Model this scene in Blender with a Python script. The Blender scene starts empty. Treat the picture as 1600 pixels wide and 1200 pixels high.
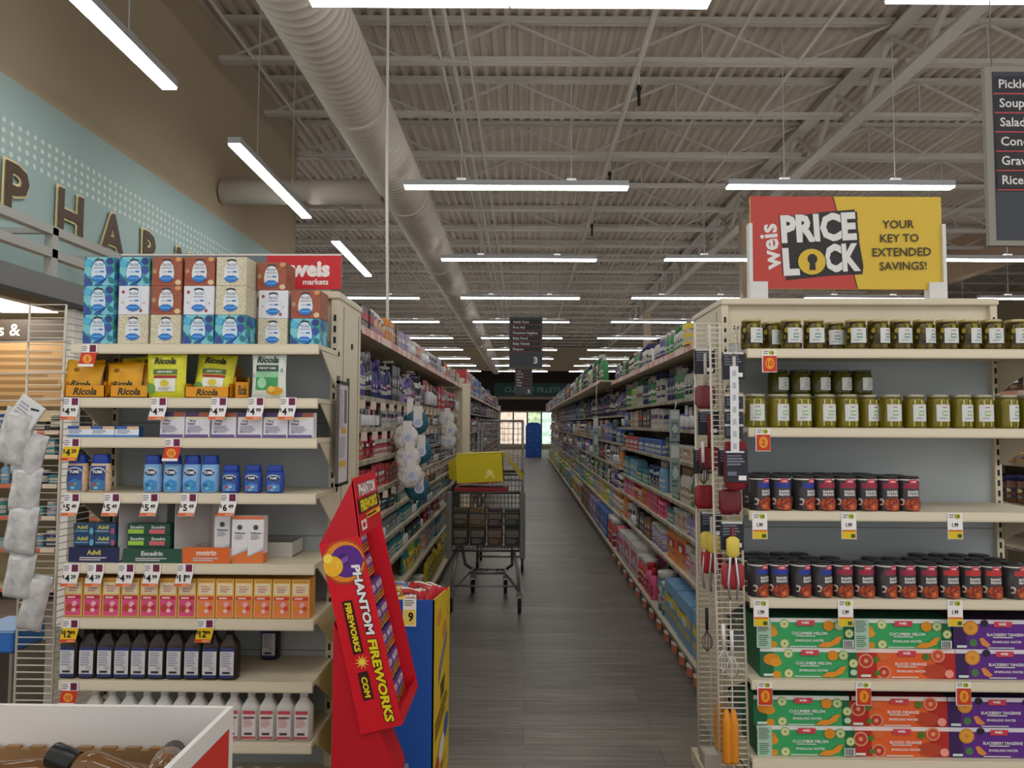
import bpy, bmesh, math, random
from mathutils import Vector, Matrix
random.seed(7)
SC = bpy.context.scene
COL = SC.collection
PI = math.pi
# ------------------------------------------------------------------ camera, world, exposure
FPX = 1150.0
CAM = Vector((0, 0, 1.456))
YAW, PITCH, ROLL = math.radians(1.0), math.radians(3.06), math.radians(0.25)
CR = Matrix.Rotation(YAW, 3, 'Z') @ Matrix.Rotation(PI / 2 + PITCH, 3, 'X') @ Matrix.Rotation(ROLL, 3, 'Z')
cd = bpy.data.cameras.new('camera')
cd.sensor_width = 36
cd.lens = FPX / 1600 * 36
cd.clip_start = 0.05
co = bpy.data.objects.new('camera', cd)
co.location = CAM
co.rotation_euler = CR.to_euler()
COL.objects.link(co)
SC.camera = co
SC.view_settings.view_transform = 'Standard'
SC.view_settings.look = 'None'
SC.view_settings.gamma = 1
SC.view_settings.exposure = 0.95
SC.view_settings.use_curve_mapping = False
SC.cycles.use_denoising = True
SC.cycles.max_bounces = 6
SC.cycles.diffuse_bounces = 3
SC.cycles.glossy_bounces = 2
w = bpy.data.worlds.new('world'); SC.world = w; w.use_nodes = True
w.node_tree.nodes['Background'].inputs[0].default_value = (1.0, 0.97, 0.94, 1)
w.node_tree.nodes['Background'].inputs[1].default_value = 0.5
LAMP = 10.0        # strength of the ceiling tubes
UPFILL = 4.2      # glow added on the housing tops to brighten the roof deck

def at(px, py, Y):
    d = CR @ Vector(((px - 800) / FPX, (600 - py) / FPX, -1))
    return CAM + d * (Y / d.y)

# ------------------------------------------------------------------ materials
_M = {}
def lin(c): return c / 12.92 if c <= .04045 else ((c + .055) / 1.055) ** 2.4
def rgb(h):
    h = h.lstrip('#')
    return tuple(lin(int(h[i:i + 2], 16) / 255) for i in (0, 2, 4)) + (1,)
def M(h, rough=.5, metal=0, key=None):
    k = key or (h, rough, metal)
    if k in _M: return _M[k]
    m = bpy.data.materials.new('mat_' + str(len(_M)))
    m.use_nodes = True
    b = m.node_tree.nodes['Principled BSDF']
    b.inputs['Base Color'].default_value = rgb(h)
    b.inputs['Roughness'].default_value = rough
    b.inputs['Metallic'].default_value = metal
    b.inputs['Specular IOR Level'].default_value = .35
    _M[k] = m
    return m
def nodes(m): return m.node_tree.nodes, m.node_tree.links, m.node_tree.nodes['Principled BSDF']
def ramp(nt, stops, interp='LINEAR'):
    r = nt.new('ShaderNodeValToRGB'); r.color_ramp.interpolation = interp
    e = r.color_ramp.elements
    while len(e) < len(stops): e.new(.5)
    for el, (p, h) in zip(e, stops): el.position = p; el.color = rgb(h)
    return r
def noise_mat(key, stops, scale=(1, 1, 1), ns=5, rough=.5, bump=0, kind='noise', interp='LINEAR', detail=4):
    if key in _M: return _M[key]
    m = M('#808080', rough, 0, key); N, L, b = nodes(m)
    tc = N.new('ShaderNodeTexCoord'); mp = N.new('ShaderNodeMapping'); mp.inputs['Scale'].default_value = scale
    L.new(tc.outputs['Object'], mp.inputs[0])
    if kind == 'noise':
        t = N.new('ShaderNodeTexNoise'); t.inputs['Detail'].default_value = detail; out = t.outputs['Fac']
    else:
        t = N.new('ShaderNodeTexVoronoi')
        if kind == 'cells':
            out = t.outputs['Color']
        else: out = t.outputs['Distance']
    t.inputs['Scale'].default_value = ns
    L.new(mp.outputs[0], t.inputs['Vector'])
    r = ramp(N, stops, interp)
    L.new(out, r.inputs[0]); L.new(r.outputs[0], b.inputs['Base Color'])
    if bump:
        bp = N.new('ShaderNodeBump'); bp.inputs['Strength'].default_value = bump; bp.inputs['Distance'].default_value = .01
        L.new(out, bp.inputs['Height']); L.new(bp.outputs[0], b.inputs['Normal'])
    return m
def emit(h, s, key):
    m = M(h, .5, 0, key); N, L, b = nodes(m)
    b.inputs['Emission Color'].default_value = rgb(h); b.inputs['Emission Strength'].default_value = s
    return m
CREAM = noise_mat('cream', [(.3, '#cdc3aa'), (.7, '#d6ccb4')], ns=3, rough=.45)
PANEL = noise_mat('panel', [(.3, '#a3adb3'), (.7, '#b0b8bb')], ns=2, rough=.55)
STEEL = M('#8f8f8c', .4, .6)
DARKSTEEL = M('#55544f', .45, .5)
WIRE = M('#d3cdbd', .4)
WHITE = M('#e8e6e2', .5)
BLACK = M('#141414', .5)
def plank_floor():
    m = M('#6b645f', .5, 0, 'plank'); N, L, b = nodes(m)
    tc = N.new('ShaderNodeTexCoord'); 
    br = N.new('ShaderNodeTexBrick'); br.inputs['Scale'].default_value = 1
    br.inputs['Brick Width'].default_value = 1.22; br.inputs['Row Height'].default_value = .18
    br.inputs['Mortar Size'].default_value = .0015; br.inputs['Mortar Smooth'].default_value = .2
    br.inputs['Color1'].default_value = rgb('#7e7975'); br.inputs['Color2'].default_value = rgb('#6a6562'); br.inputs['Mortar'].default_value = rgb('#4a4643')
    L.new(tc.outputs['Object'], br.inputs[0])
    mp = N.new('ShaderNodeMapping'); mp.inputs['Scale'].default_value = (1.2, 18, 1); L.new(tc.outputs['Object'], mp.inputs[0])
    n = N.new('ShaderNodeTexNoise'); n.inputs['Scale'].default_value = 2.2; n.inputs['Detail'].default_value = 7; n.inputs['Roughness'].default_value = .65
    L.new(mp.outputs[0], n.inputs[0])
    r = ramp(N, [(.3, '#625d5a'), (.5, '#9c9692'), (.72, '#d2ccc7')]); L.new(n.outputs[0], r.inputs[0])
    mx = N.new('ShaderNodeMixRGB'); mx.blend_type = 'MULTIPLY'; mx.inputs[0].default_value = .8
    L.new(br.outputs[0], mx.inputs[1]); L.new(r.outputs[0], mx.inputs[2])
    g = N.new('ShaderNodeHueSaturation'); g.inputs['Value'].default_value = 2.1; L.new(mx.outputs[0], g.inputs['Color'])
    L.new(g.outputs[0], b.inputs['Base Color']); b.inputs['Roughness'].default_value = .42
    return m
def strip_mat(key, c1, c2, c3, horiz='Y'):
    m = M(c1, .5, 0, key); N, L, b = nodes(m)
    tc = N.new('ShaderNodeTexCoord'); mp = N.new('ShaderNodeMapping')
    if horiz == 'Y': mp.inputs['Rotation'].default_value = (0, PI / 2, PI / 2)
    sx = N.new('ShaderNodeSeparateXYZ'); L.new(tc.outputs['Object'], sx.inputs[0])
    cb = N.new('ShaderNodeCombineXYZ'); L.new(sx.outputs[1 if horiz == 'Y' else 0], cb.inputs[0])
    v = N.new('ShaderNodeTexVoronoi'); v.voronoi_dimensions = '1D'; v.inputs['Scale'].default_value = 16
    L.new(sx.outputs[1 if horiz == 'Y' else 0], v.inputs['W'])
    r = ramp(N, [(0, c1), (.45, c2), (.75, c3)], 'CONSTANT'); L.new(v.outputs['Color'], r.inputs[0]); L.new(r.outputs[0], b.inputs['Base Color'])
    return m
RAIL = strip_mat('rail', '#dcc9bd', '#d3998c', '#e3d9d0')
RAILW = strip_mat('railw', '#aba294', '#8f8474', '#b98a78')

# ------------------------------------------------------------------ mesh builder
_TXT = {}
def text_geo(s, bold=0.0, shear=0.0, res=2):
    k = (s, bold, shear, res)
    if k in _TXT: return _TXT[k]
    c = bpy.data.curves.new('t', 'FONT'); c.body = s; c.size = 1; c.resolution_u = res; c.offset = bold; c.shear = shear
    o = bpy.data.objects.new('t', c)
    me = bpy.data.meshes.new_from_object(o)
    v = [(p.co.x, p.co.y) for p in me.vertices]; f = [tuple(q.vertices) for q in me.polygons]
    bpy.data.objects.remove(o); bpy.data.curves.remove(c); bpy.data.meshes.remove(me)
    if v:
        x0 = min(p[0] for p in v); x1 = max(p[0] for p in v); y0 = min(p[1] for p in v); y1 = max(p[1] for p in v)
    else: x0 = y0 = 0; x1 = y1 = 1
    _TXT[k] = (v, f, x0, x1, y0, y1)
    return _TXT[k]
class Frame:
    """a flat face: origin at its lower left, unit directions u and v, size w h, outward normal n"""
    def __init__(s, o, u, v, w, h):
        s.o = Vector(o); s.u = Vector(u).normalized(); s.v = Vector(v).normalized(); s.w = w; s.h = h; s.n = s.u.cross(s.v)
    def p(s, a, b, e): return s.o + s.u * (a * s.w) + s.v * (b * s.h) + s.n * e
class MB:
    def __init__(s): s.v = []; s.f = []; s.m = []; s.sm = []; s.mats = []
    def mi(s, mat):
        if isinstance(mat, str): mat = M(mat)
        if mat not in s.mats: s.mats.append(mat)
        return s.mats.index(mat)
    def add(s, vs, fs, mat, smooth=False, xf=None):
        b = len(s.v)
        s.v += [tuple(xf @ Vector(p)) if xf else tuple(p) for p in vs]
        i = s.mi(mat)
        for q in fs: s.f.append(tuple(b + k for k in q)); s.m.append(i); s.sm.append(smooth)
        return s
    def poly(s, pts, mat): return s.add(pts, [tuple(range(len(pts)))], mat)
    def box(s, a, b, mat, bev=0, xf=None):
        x0, y0, z0 = a; x1, y1, z1 = b
        if not bev:
            v = [(x0, y0, z0), (x1, y0, z0), (x1, y1, z0), (x0, y1, z0), (x0, y0, z1), (x1, y0, z1), (x1, y1, z1), (x0, y1, z1)]
            return s.add(v, [(0, 3, 2, 1), (4, 5, 6, 7), (0, 1, 5, 4), (1, 2, 6, 5), (2, 3, 7, 6), (3, 0, 4, 7)], mat, False, xf)
        bm = bmesh.new(); bmesh.ops.create_cube(bm, size=1)
        for q in bm.verts: q.co = Vector(((x0 + x1) / 2 + q.co.x * (x1 - x0), (y0 + y1) / 2 + q.co.y * (y1 - y0), (z0 + z1) / 2 + q.co.z * (z1 - z0)))
        bmesh.ops.bevel(bm, geom=bm.edges[:], offset=bev, segments=2, profile=.5, affect='EDGES')
        bm.verts.index_update()
        s.add([q.co.copy() for q in bm.verts], [tuple(q.index for q in f.verts) for f in bm.faces], mat, False, xf); bm.free()
        return s
    def lathe(s, prof, n=16, mats='#cccccc', sx=1, sy=1, loc=(0, 0, 0), smooth=True, xf=None, sq=0):
        """prof: (r, z); mats one or one per segment; sq squares the section"""
        vs = []
        for r, z in prof:
            for k in range(n):
                a = 2 * PI * (k + .5) / n
                c, q = math.cos(a), math.sin(a)
                if sq:
                    g = (abs(c) ** sq + abs(q) ** sq) ** (-1 / sq); c *= g; q *= g
                vs.append((loc[0] + r * sx * c, loc[1] + r * sy * q, loc[2] + z))
        ml = mats if isinstance(mats, (list, tuple)) else [mats] * (len(prof) - 1)
        b = len(s.v)
        s.v += [tuple(xf @ Vector(p)) if xf else p for p in vs]
        for i in range(len(prof) - 1):
            mm = s.mi(ml[min(i, len(ml) - 1)])
            for k in range(n):
                k2 = (k + 1) % n
                s.f.append((b + i * n + k, b + i * n + k2, b + (i + 1) * n + k2, b + (i + 1) * n + k)); s.m.append(mm); s.sm.append(smooth)
        s.f.append(tuple(b + k for k in range(n - 1, -1, -1))); s.m.append(s.mi(ml[0])); s.sm.append(False)
        t = (len(prof) - 1) * n
        s.f.append(tuple(b + t + k for k in range(n))); s.m.append(s.mi(ml[-1])); s.sm.append(False)
        return s
    def tube(s, pts, r, mat, n=6, smooth=True, xf=None):
        pts = [Vector(p) for p in pts]; vs = []
        for i, p in enumerate(pts):
            d = (pts[min(i + 1, len(pts) - 1)] - pts[max(i - 1, 0)]).normalized()
            a = d.cross(Vector((0, 0, 1)) if abs(d.z) < .9 else Vector((1, 0, 0))).normalized(); b2 = d.cross(a)
            for k in range(n):
                t = 2 * PI * (k + .5) / n
                vs.append(p + a * (r * math.cos(t)) + b2 * (r * math.sin(t)))
        fs = []
        for i in range(len(pts) - 1):
            for k in range(n):
                k2 = (k + 1) % n; fs.append((i * n + k, i * n + k2, (i + 1) * n + k2, (i + 1) * n + k))
        fs.append(tuple(range(n - 1, -1, -1))); t = (len(pts) - 1) * n; fs.append(tuple(t + k for k in range(n)))
        return s.add(vs, fs, mat, smooth and n > 4, xf)
    def prism(s, poly, y0, y1, mat, xf=None):
        """poly in x,z (counter-clockwise seen from -y) pushed from y0 to y1"""
        n = len(poly)
        v = [(a, y0, b) for a, b in poly] + [(a, y1, b) for a, b in poly]
        f = [tuple(range(n)), tuple(range(2 * n - 1, n - 1, -1))] + [(k, n + k, n + (k + 1) % n, (k + 1) % n) for k in range(n)]
        return s.add(v, f, mat, False, xf)
    def grid(s, o, u, v, nu, nv, r, mat):
        """wires: nu lines along v spread over u, nv lines along u spread over v"""
        o, u, v = Vector(o), Vector(u), Vector(v)
        for i in range(nu):
            a = o + u * (i / max(nu - 1, 1)); s.tube([a, a + v], r, mat, 4)
        for j in range(nv):
            a = o + v * (j / max(nv - 1, 1)); s.tube([a, a + u], r, mat, 4)
        return s
    def dec(s, fr, ops, e0=.0004, st=.0003):
        e = e0
        for op in ops:
            k = op[0]
            if k == 'r':
                _, a, b, c, d, col = op; s.poly([fr.p(a, b, e), fr.p(c, b, e), fr.p(c, d, e), fr.p(a, d, e)], col)
            elif k == 'e':
                _, a, b, ra, rb, col = op
                s.poly([fr.p(min(max(a + ra * math.cos(2 * PI * i / 20), .0), 1.), min(max(b + rb * math.sin(2 * PI * i / 20), .0), 1.), e) for i in range(20)], col)
            elif k == 'p':
                s.poly([fr.p(a, b, e) for a, b in op[1]], op[2])
            elif k == 't':
                # ('t', text, cu, cv, height, colour, max width, bold, shear, angle)
                _, tx, cu, cv, hh, col = op[:6]; mw = op[6] if len(op) > 6 else .95
                bold = op[7] if len(op) > 7 else .02; sh = op[8] if len(op) > 8 else 0; an = op[9] if len(op) > 9 else 0
                v, f, x0, x1, y0, y1 = text_geo(tx, bold, sh)
                sc = hh * fr.h / (y1 - y0); sxx = sc
                if (x1 - x0) * sxx > mw * fr.w: sxx = mw * fr.w / (x1 - x0)
                c0 = fr.p(cu, cv, e); ca, sa = math.cos(an), math.sin(an)
                pts = []
                for a, b in v:
                    a = (a - (x0 + x1) / 2) * sxx; b = (b - (y0 + y1) / 2) * sc
                    pts.append(c0 + fr.u * (a * ca - b * sa) + fr.v * (a * sa + b * ca))
                s.add(pts, f, col)
            elif k == 'T':
                # ('T', text, left, baseline, cap height, colour, bold)
                _, tx, a0, b0, hh, col, bold = op
                v, f, x0, x1, y0, y1 = text_geo(tx, bold, 0); sc = hh * fr.h / .69
                s.add([fr.p(a0, b0, e) + fr.u * ((a - x0) * sc) + fr.v * (b * sc) for a, b in v], f, col)
            elif k == 'l':
                # lines of small print: ('l', u0, v0, u1, v1, n, colour)
                _, a, b, c, d, n, col = op
                for i in range(n):
                    y = b + (d - b) * (i + .5) / n; hh = (d - b) / n * .28
                    q = a + (c - a) * (.72 + .28 * ((i * 37) % 10) / 10)
                    s.poly([fr.p(a, y - hh, e), fr.p(q, y - hh, e), fr.p(q, y + hh, e), fr.p(a, y + hh, e)], col)
            e += st
        return s
    def slice(s, xs, axis=0):
        bm = bmesh.new(); vs = [bm.verts.new(p) for p in s.v]
        for f, m, sm in zip(s.f, s.m, s.sm):
            try: q = bm.faces.new([vs[k] for k in f])
            except ValueError: continue
            q.material_index = m; q.smooth = sm
        no = [(1, 0, 0), (0, 1, 0), (0, 0, 1)][axis]
        for x in xs:
            co_ = [0, 0, 0]; co_[axis] = x
            bmesh.ops.bisect_plane(bm, geom=bm.verts[:] + bm.edges[:] + bm.faces[:], plane_co=co_, plane_no=no, dist=1e-6)
        bm.verts.index_update()
        s.v = [tuple(q.co) for q in bm.verts]; s.f = [tuple(q.index for q in f.verts) for f in bm.faces]; s.m = [f.material_index for f in bm.faces]; s.sm = [f.smooth for f in bm.faces]
        bm.free(); return s
    def cuts(s, n=9, axis=0):
        a = min(p[axis] for p in s.v); b = max(p[axis] for p in s.v)
        return s.slice([a + (b - a) * (k + 1) / (n + 1) for k in range(n)], axis)
    def mesh(s, name):
        me = bpy.data.meshes.new(name)
        me.from_pydata([tuple(p) for p in s.v], [], s.f)
        for m in s.mats: me.materials.append(m)
        me.polygons.foreach_set('material_index', s.m); me.polygons.foreach_set('use_smooth', s.sm)
        me.update()
        return me
    def build(s, name, parent=None, loc=(0, 0, 0), rz=0):
        return mobj(name, s.mesh(name), parent, loc, rz)
def mobj(name, me, parent=None, loc=(0, 0, 0), rz=0):
    o = bpy.data.objects.new(name, me); COL.objects.link(o)
    o.parent = parent; o.location = loc; o.rotation_euler = (0, 0, rz)
    return o
def tag(o, label, cat, group=None, kind=None):
    o['label'] = label; o['category'] = cat
    if group: o['group'] = group
    if kind: o['kind'] = kind
    return o
def thing(name, label, cat, loc=(0, 0, 0), rz=0, group=None):
    o = bpy.data.objects.new(name, None); COL.objects.link(o); o.empty_display_size = .1
    o.location = loc; o.rotation_euler = (0, 0, rz)
    return tag(o, label, cat, group)
def struct(o, label=None):
    o['kind'] = 'structure'
    if label: o['label'] = label
    return o
def kids(o): return [c for c in bpy.data.objects if c.parent == o]
class Proto:
    """a kind of thing: a name, parts as (name, mesh) and sub-parts as (name, mesh, index of part); a one-part kind is one mesh"""
    def __init__(s, name, cat, parts, sub=()): s.name, s.cat, s.parts, s.sub = name, cat, parts, sub
    def put(s, loc, label, group=None, rz=0, tilt=None):
        if len(s.parts) == 1:
            o = mobj(s.name, s.parts[0][1], None, loc, rz); tag(o, label, s.cat, group)
        else:
            o = thing(s.name, label, s.cat, loc, rz, group)
            ps = [mobj(n, me, o) for n, me in s.parts]
            for n, me, i in s.sub: mobj(n, me, ps[i])
        if tilt: o.rotation_euler = tilt
        return o
def nth(i):
    return f"{i}{'th' if 10 <= i % 100 <= 20 else {1: 'st', 2: 'nd', 3: 'rd'}.get(i % 10, 'th')}"
ORD = ['first', 'second', 'third', 'fourth', 'fifth', 'sixth', 'seventh', 'eighth', 'ninth', 'tenth', 'eleventh', 'twelfth', 'thirteenth', 'fourteenth', 'fifteenth', 'sixteenth']
def front(w, h, y=0, x=0, z=0): return Frame((x - w / 2, y, z), (1, 0, 0), (0, 0, 1), w, h)

# ================================================================== SETTING
DECK, CHORD = 6.24, 5.70
f = MB().box((-9, -2, -.1), (17, 46, 0), plank_floor()).build('floor'); struct(f, 'grey brown wood plank floor')
mb = MB(); dk = noise_mat('deckpaint', [(.3, '#bdb2a6'), (.7, '#c9beb2')], ns=1.2, rough=.6)
x = -12.2; prof = []
while x < 17:
    prof += [(x, DECK), (x + .03, DECK + .045), (x + .075, DECK + .045), (x + .105, DECK)]; x += .16
for (a, b), (c, d) in zip(prof, prof[1:]): mb.poly([(a, 0.5, b), (a, 46, b), (c, 46, d), (c, 0.5, d)], dk)
struct(mb.build('ceiling'), 'corrugated pale metal roof deck')
JP = M('#c6c1ba', .5)
def joist(x0, x1):
    mb = MB(); L = x1 - x0
    for z in (CHORD, DECK - .05):
        for dy in (-.035, .035): mb.box((x0, dy - .03, z - .004), (x1, dy + .03, z + .004), JP); mb.box((x0, dy - .004 + (0.022 if dy > 0 else -.022), z), (x1, dy + .004 + (.022 if dy > 0 else -.022), z + .05), JP)
    n = int(L / 1.0); p = L / n
    for i in range(n):
        a = x0 + i * p
        up = i % 2 == 0
        mb.tube([(a, 0, CHORD if up else DECK - .04), (a + p, 0, DECK - .04 if up else CHORD)], .02, JP, 4)
        if not up: mb.tube([(a, 0, CHORD), (a, 0, DECK - .04)], .013, JP, 4)
    return mb.mesh('ceiling_joist')
ja, jb, jc = joist(-3.6, 4.35), joist(4.45, 16.5), joist(-12, -3.7)
y = 2.45; i = 0
while y < 45:
    for me in (ja, jb) + ((jc,) if y > 12 else ()):
        o = mobj('ceiling_joist', me, None, (0, y, 0), math.radians(1.0)); struct(o)
    y += 1.505
# girder along the aisle, with its columns
mb = MB(); GX = 4.4
for z, hw in ((CHORD - .2, .09), (DECK - .12, .11)):
    mb.box((GX - hw, 0.5, z - .012), (GX + hw, 46, z + .012), JP); mb.box((GX - .02, .5, z), (GX + .02, 46, z + .1), JP)
for k in range(29):
    a = 1 + k * 1.55
    mb.tube([(GX, a, DECK - .1), (GX, a + .77, CHORD - .15)], .045, JP, 4); mb.tube([(GX, a + .77, CHORD - .15), (GX, a + 1.55, DECK - .1)], .03, JP, 4)
struct(mb.build('ceiling_girder'))
for k, yy in enumerate((14.5, 26.5)):
    struct(MB().box((GX - .13, yy - .13, 0), (GX + .13, yy + .13, CHORD - .2), M('#b9a994', .6)).build('column'))
# lines of bridging between the joists and sprinkler pipes
for k, (xx, z, r, nm) in enumerate(((-1.0, 5.72, .022, 'thin'), (-.86, 5.74, .03, 'wider'), (-.66, 5.7, .018, 'thin'), (1.3, 5.6, .035, 'long'), (2.35, 5.74, .018, 'thin'), (3.2, 5.72, .02, 'thin'), (-3.2, 5.72, .018, 'thin'), (6.2, 5.7, .02, 'thin'), (8.4, 5.66, .03, 'long'))):
    o = MB().tube([(xx, 1, z), (xx, 45, z)], r, JP, 6).build('ceiling_pipe'); struct(o)
for k, yy in enumerate((8.3, 11.2, 14.2)):
    o = MB().lathe([(.02, 0), (.02, .16), (.034, .2), (.012, .24)], 10, BLACK).tube([(0, 0, .2), (0, 0, .5)], .012, JP).build('sprinkler_head', loc=(1.3, yy, 5.11))
    tag(o, ['nearest', 'middle', 'farthest'][k] + ' black sprinkler head hanging below the roof pipe', 'sprinkler', 'sprinkler heads')
# left (pharmacy) wall
WX = -3.75
tan = noise_mat('tanwall', [(.3, '#b3a48b'), (.7, '#bbac93')], ns=.7, rough=.8)
teal = noise_mat('tealwall', [(.3, '#9fb7b6'), (.7, '#a8bfbd')], ns=.6, rough=.8)
mb = MB().box((WX - .3, 0.3, 3.95), (WX, 11.8, DECK), tan).box((WX - .3, .3, 2.55), (WX, 11.8, 3.95), teal).box((WX - .3, 6.9, 0), (WX, 11.8, 2.55), tan)
struct(mb.build('wall_left'), 'tan pharmacy wall with blue green band')
mb = MB()
wf = Frame((WX, .3, 0), (0, 1, 0), (0, 0, 1), 1, 1)
dots = M('#d5dfdc', .7)
for r in range(4):
    for c in range(110):
        a, b = 1.5 + c * .085, 3.62 - r * .075
        mb.poly([(WX + .003, .3 + a + .021 * math.cos(k * PI / 4), b + .021 * math.sin(k * PI / 4)) for k in range(8)], dots)
struct(mb.build('trim_1'), 'rows of pale dots painted on the band')
lt = thing('pharmacy_lettering', 'brown PHARMACY letters with cream outlines along the blue green wall', 'sign', (0, 0, 0))
for ch, yy in zip('PHARMACY', (5.24, 5.88, 6.5, 7.18, 7.9, 8.6, 9.3, 10.0)):
    fr = Frame((WX + .02, yy - .3, 2.94), (0, 1, 0), (0, 0, 1), .6, .39)
    mb = MB().dec(fr, [('t', ch, .5, .5, 1.1, M('#e4d5a0', .6), 1.2, .055), ('t', ch, .5, .5, 1.0, M('#4d3a2a', .6), 1.0, .02)], e0=.002, st=.012); mb.build('letter', lt)
# canopy lattice and header under the lettering
ca = thing('canopy', 'pale grey steel lattice canopy over the pharmacy counter', 'canopy', (-3.3, 3, 0))
GREY = M('#a9aaa6', .5)
mb = MB()
for z in (2.78, 2.62): mb.box((-.03, -1, z - .03), (.03, 3.0, z + .03), GREY)
for k in range(5): mb.box((-.03, -.6 + k * .86, 2.44), (.03, -.54 + k * .86, 2.8), GREY)
for k in range(5): mb.box((-.45, -.6 + k * .86, 2.76), (.03, -.56 + k * .86, 2.8), GREY)
mb.build('lattice', ca)
MB().box((-.06, -1, 2.30), (.06, 3.0, 2.45), M('#77787a', .5)).box((-.08, -1, 2.27), (.08, 3.0, 2.30), M('#2e2d2b')).build('header', ca)
MB().box((-.05, 2.42, 0), (.03, 2.52, 2.28), M('#26221e')).build('post', ca)
MB().box((-.05, 2.26, 0), (.03, 2.36, 2.28), WHITE).build('post', ca)
# room behind the opening
struct(MB().box((-12.4, 9, 0), (-12.2, 42, DECK), tan).build('wall_side'))
pl = emit('#fff2dc', 8, 'panelled')
for k, (xx, yy) in enumerate(((-4.9, 4.4), (-4.9, 6.6))):
    t = thing('ceiling_light', f'flat white light panel in the pharmacy room ceiling, {("nearer", "farther")[k]}', 'light', (xx, yy, 2.555)); MB().box((-.3, -.6, -.02), (.3, .6, 0), WHITE).build('frame', t); MB().box((-.27, -.57, -.024), (.27, .57, -.02), pl).build('diffuser', t)
struct(MB().box((-12.2, 8.8, 0), (WX - .3, 9, DECK), noise_mat('creamwall', [(.3, '#cfc0a0'), (.7, '#d7c9aa')], ns=.7, rough=.8)).build('wall_rear'))
struct(MB().box((-6.3, 2, 2.56), (WX - .3, 8.8, 2.66), WHITE).build('ceiling_pharmacy'))
struct(MB().box((-6.3, 2, 0), (-6.1, 9, 2.6), noise_mat('creamwall', [(.3, '#cfc0a0'), (.7, '#d7c9aa')], ns=.7, rough=.8)).build('wall_pharmacy'))
sg = thing('services_sign', 'dark board reading Services over a tan text panel inside pharmacy', 'sign', (-4.7, 7.0, 0))
MB().box((-.9, 0, 2.24), (1.4, .04, 2.44), M('#3a3330')).dec(Frame((-.9, 0, 2.24), (1, 0, 0), (0, 0, 1), 2.3, .2), [('t', 'Services &', .16, .5, .6, M('#cfc8bb'), .55, .01)]).build('heading_board', sg)
MB().box((-.9, .01, 1.6), (.55, .04, 2.22), M('#9c7f5b', .7)).dec(Frame((-.9, .01, 1.6), (1, 0, 0), (0, 0, 1), 1.45, .62), [('l', .05, .08, .9, .9, 7, M('#7a603f'))]).build('text_panel', sg)
# far wall and its frontage
BY = 42
struct(MB().box((-12, BY, 4.45), (17, BY + .2, DECK), tan).box((-12, BY, 2.15), (17, BY + .2, 4.45), M('#2b2421', .8)).box((-12, BY, 0), (-1.45, BY + .2, 2.15), tan).box((1.75, BY, 0), (17, BY + .2, 2.15), tan).box((-1.45, BY, 0), (1.75, BY + .2, .25), M('#8d7a66')).build('wall_back'), 'far wall with dark band')
wd = struct(MB().box((-1.45, BY - .02, 2.08), (1.75, BY + .06, 2.16), M('#b7a88f')).box((-1.45, BY - .02, .2), (1.75, BY + .1, .3), M('#b7a88f')).build('window_1'), 'bright window in the far wall')
for k in range(5):
    xx = -1.45 + k * .8
    MB().box((xx - .04, BY - .02, .2), (xx + .04, BY + .06, 2.1), M('#2a2623')).build('window_frame', wd)
for k in range(4):
    xx = -1.45 + k * .8
    g = noise_mat('winlit%d' % k, [(.35, ('#d8b9a0', '#dfc2ac', '#8fb07a', '#b8d6c0')[k]), (.6, ('#efe0cf', '#f2e6d8', '#dcecc8', '#e3f2ee')[k])], ns=4)
    N, L, b = nodes(g); r = [n for n in N if n.type == 'VALTORGB'][0]
    L.new(r.outputs[0], b.inputs['Emission Color']); b.inputs['Emission Strength'].default_value = .55
    MB().box((xx + .04, BY + .02, .3), (xx + .76, BY + .03, 2.08), g).build('window_pane', wd)
fs = thing('fillets_sign', 'teal CUSTOM FILLETS board on the dark band of far wall', 'sign', (.35, BY - .082, 2.84))
MB().box((-2.1, 0, 0), (2.3, .08, .92), M('#33504f', .7)).dec(Frame((-2.1, 0, 0), (1, 0, 0), (0, 0, 1), 4.4, .92), [('t', 'CUSTOM FILLETS', .5, .58, .34, M('#6f9a98'), .85, .02)]).build('board', fs)
MB().box((-1.9, -.05, -.02), (2.1, 0, .14), M('#8b7b62')).build('ledge', fs)
# bulkhead far right
struct(MB().box((17, 3, 0), (17.2, 46, DECK), tan).build('wall_right'))
struct(MB().box((11, 9, 5.2), (11.3, 30, DECK), M('#b39a84', .8)).build('wall_bulkhead'))
# main duct with the spiral seams, and its branch
DX, DZ, DR = -1.55, 4.40, .28
duct = M('#d6cdc2', .5)
dt = thing('air_duct', 'big pale spiral air duct running the length of the aisle', 'duct', (DX, 0, DZ))
mb = MB(); prof = []
yy = 1.0
while yy < 40:
    prof += [(DR, yy), (DR + .006, yy + .01), (DR, yy + .02)]; yy += .1 if yy < 14 else .6
mb.lathe(prof, 32, duct, xf=Matrix.Rotation(-PI / 2, 4, 'X'), loc=(0, 0, 0)); mb.build('spiral_pipe', dt)
for yy in (6.5, 9.3, 13, 17, 21, 25): MB().lathe([(DR + .012, yy), (DR + .012, yy + .09)], 32, duct, xf=Matrix.Rotation(-PI / 2, 4, 'X')).build('coupling', dt)
br = MB().lathe([(.05, 0), (.15, .01), (.15, 1.98)], 28, duct, xf=Matrix.Translation((WX + .02, 8.85, 4.28)) @ Matrix.Rotation(PI / 2, 4, 'Y')).build('branch_duct')
tag(br, 'plain round branch duct joining the main duct to the tan wall', 'duct')

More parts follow.
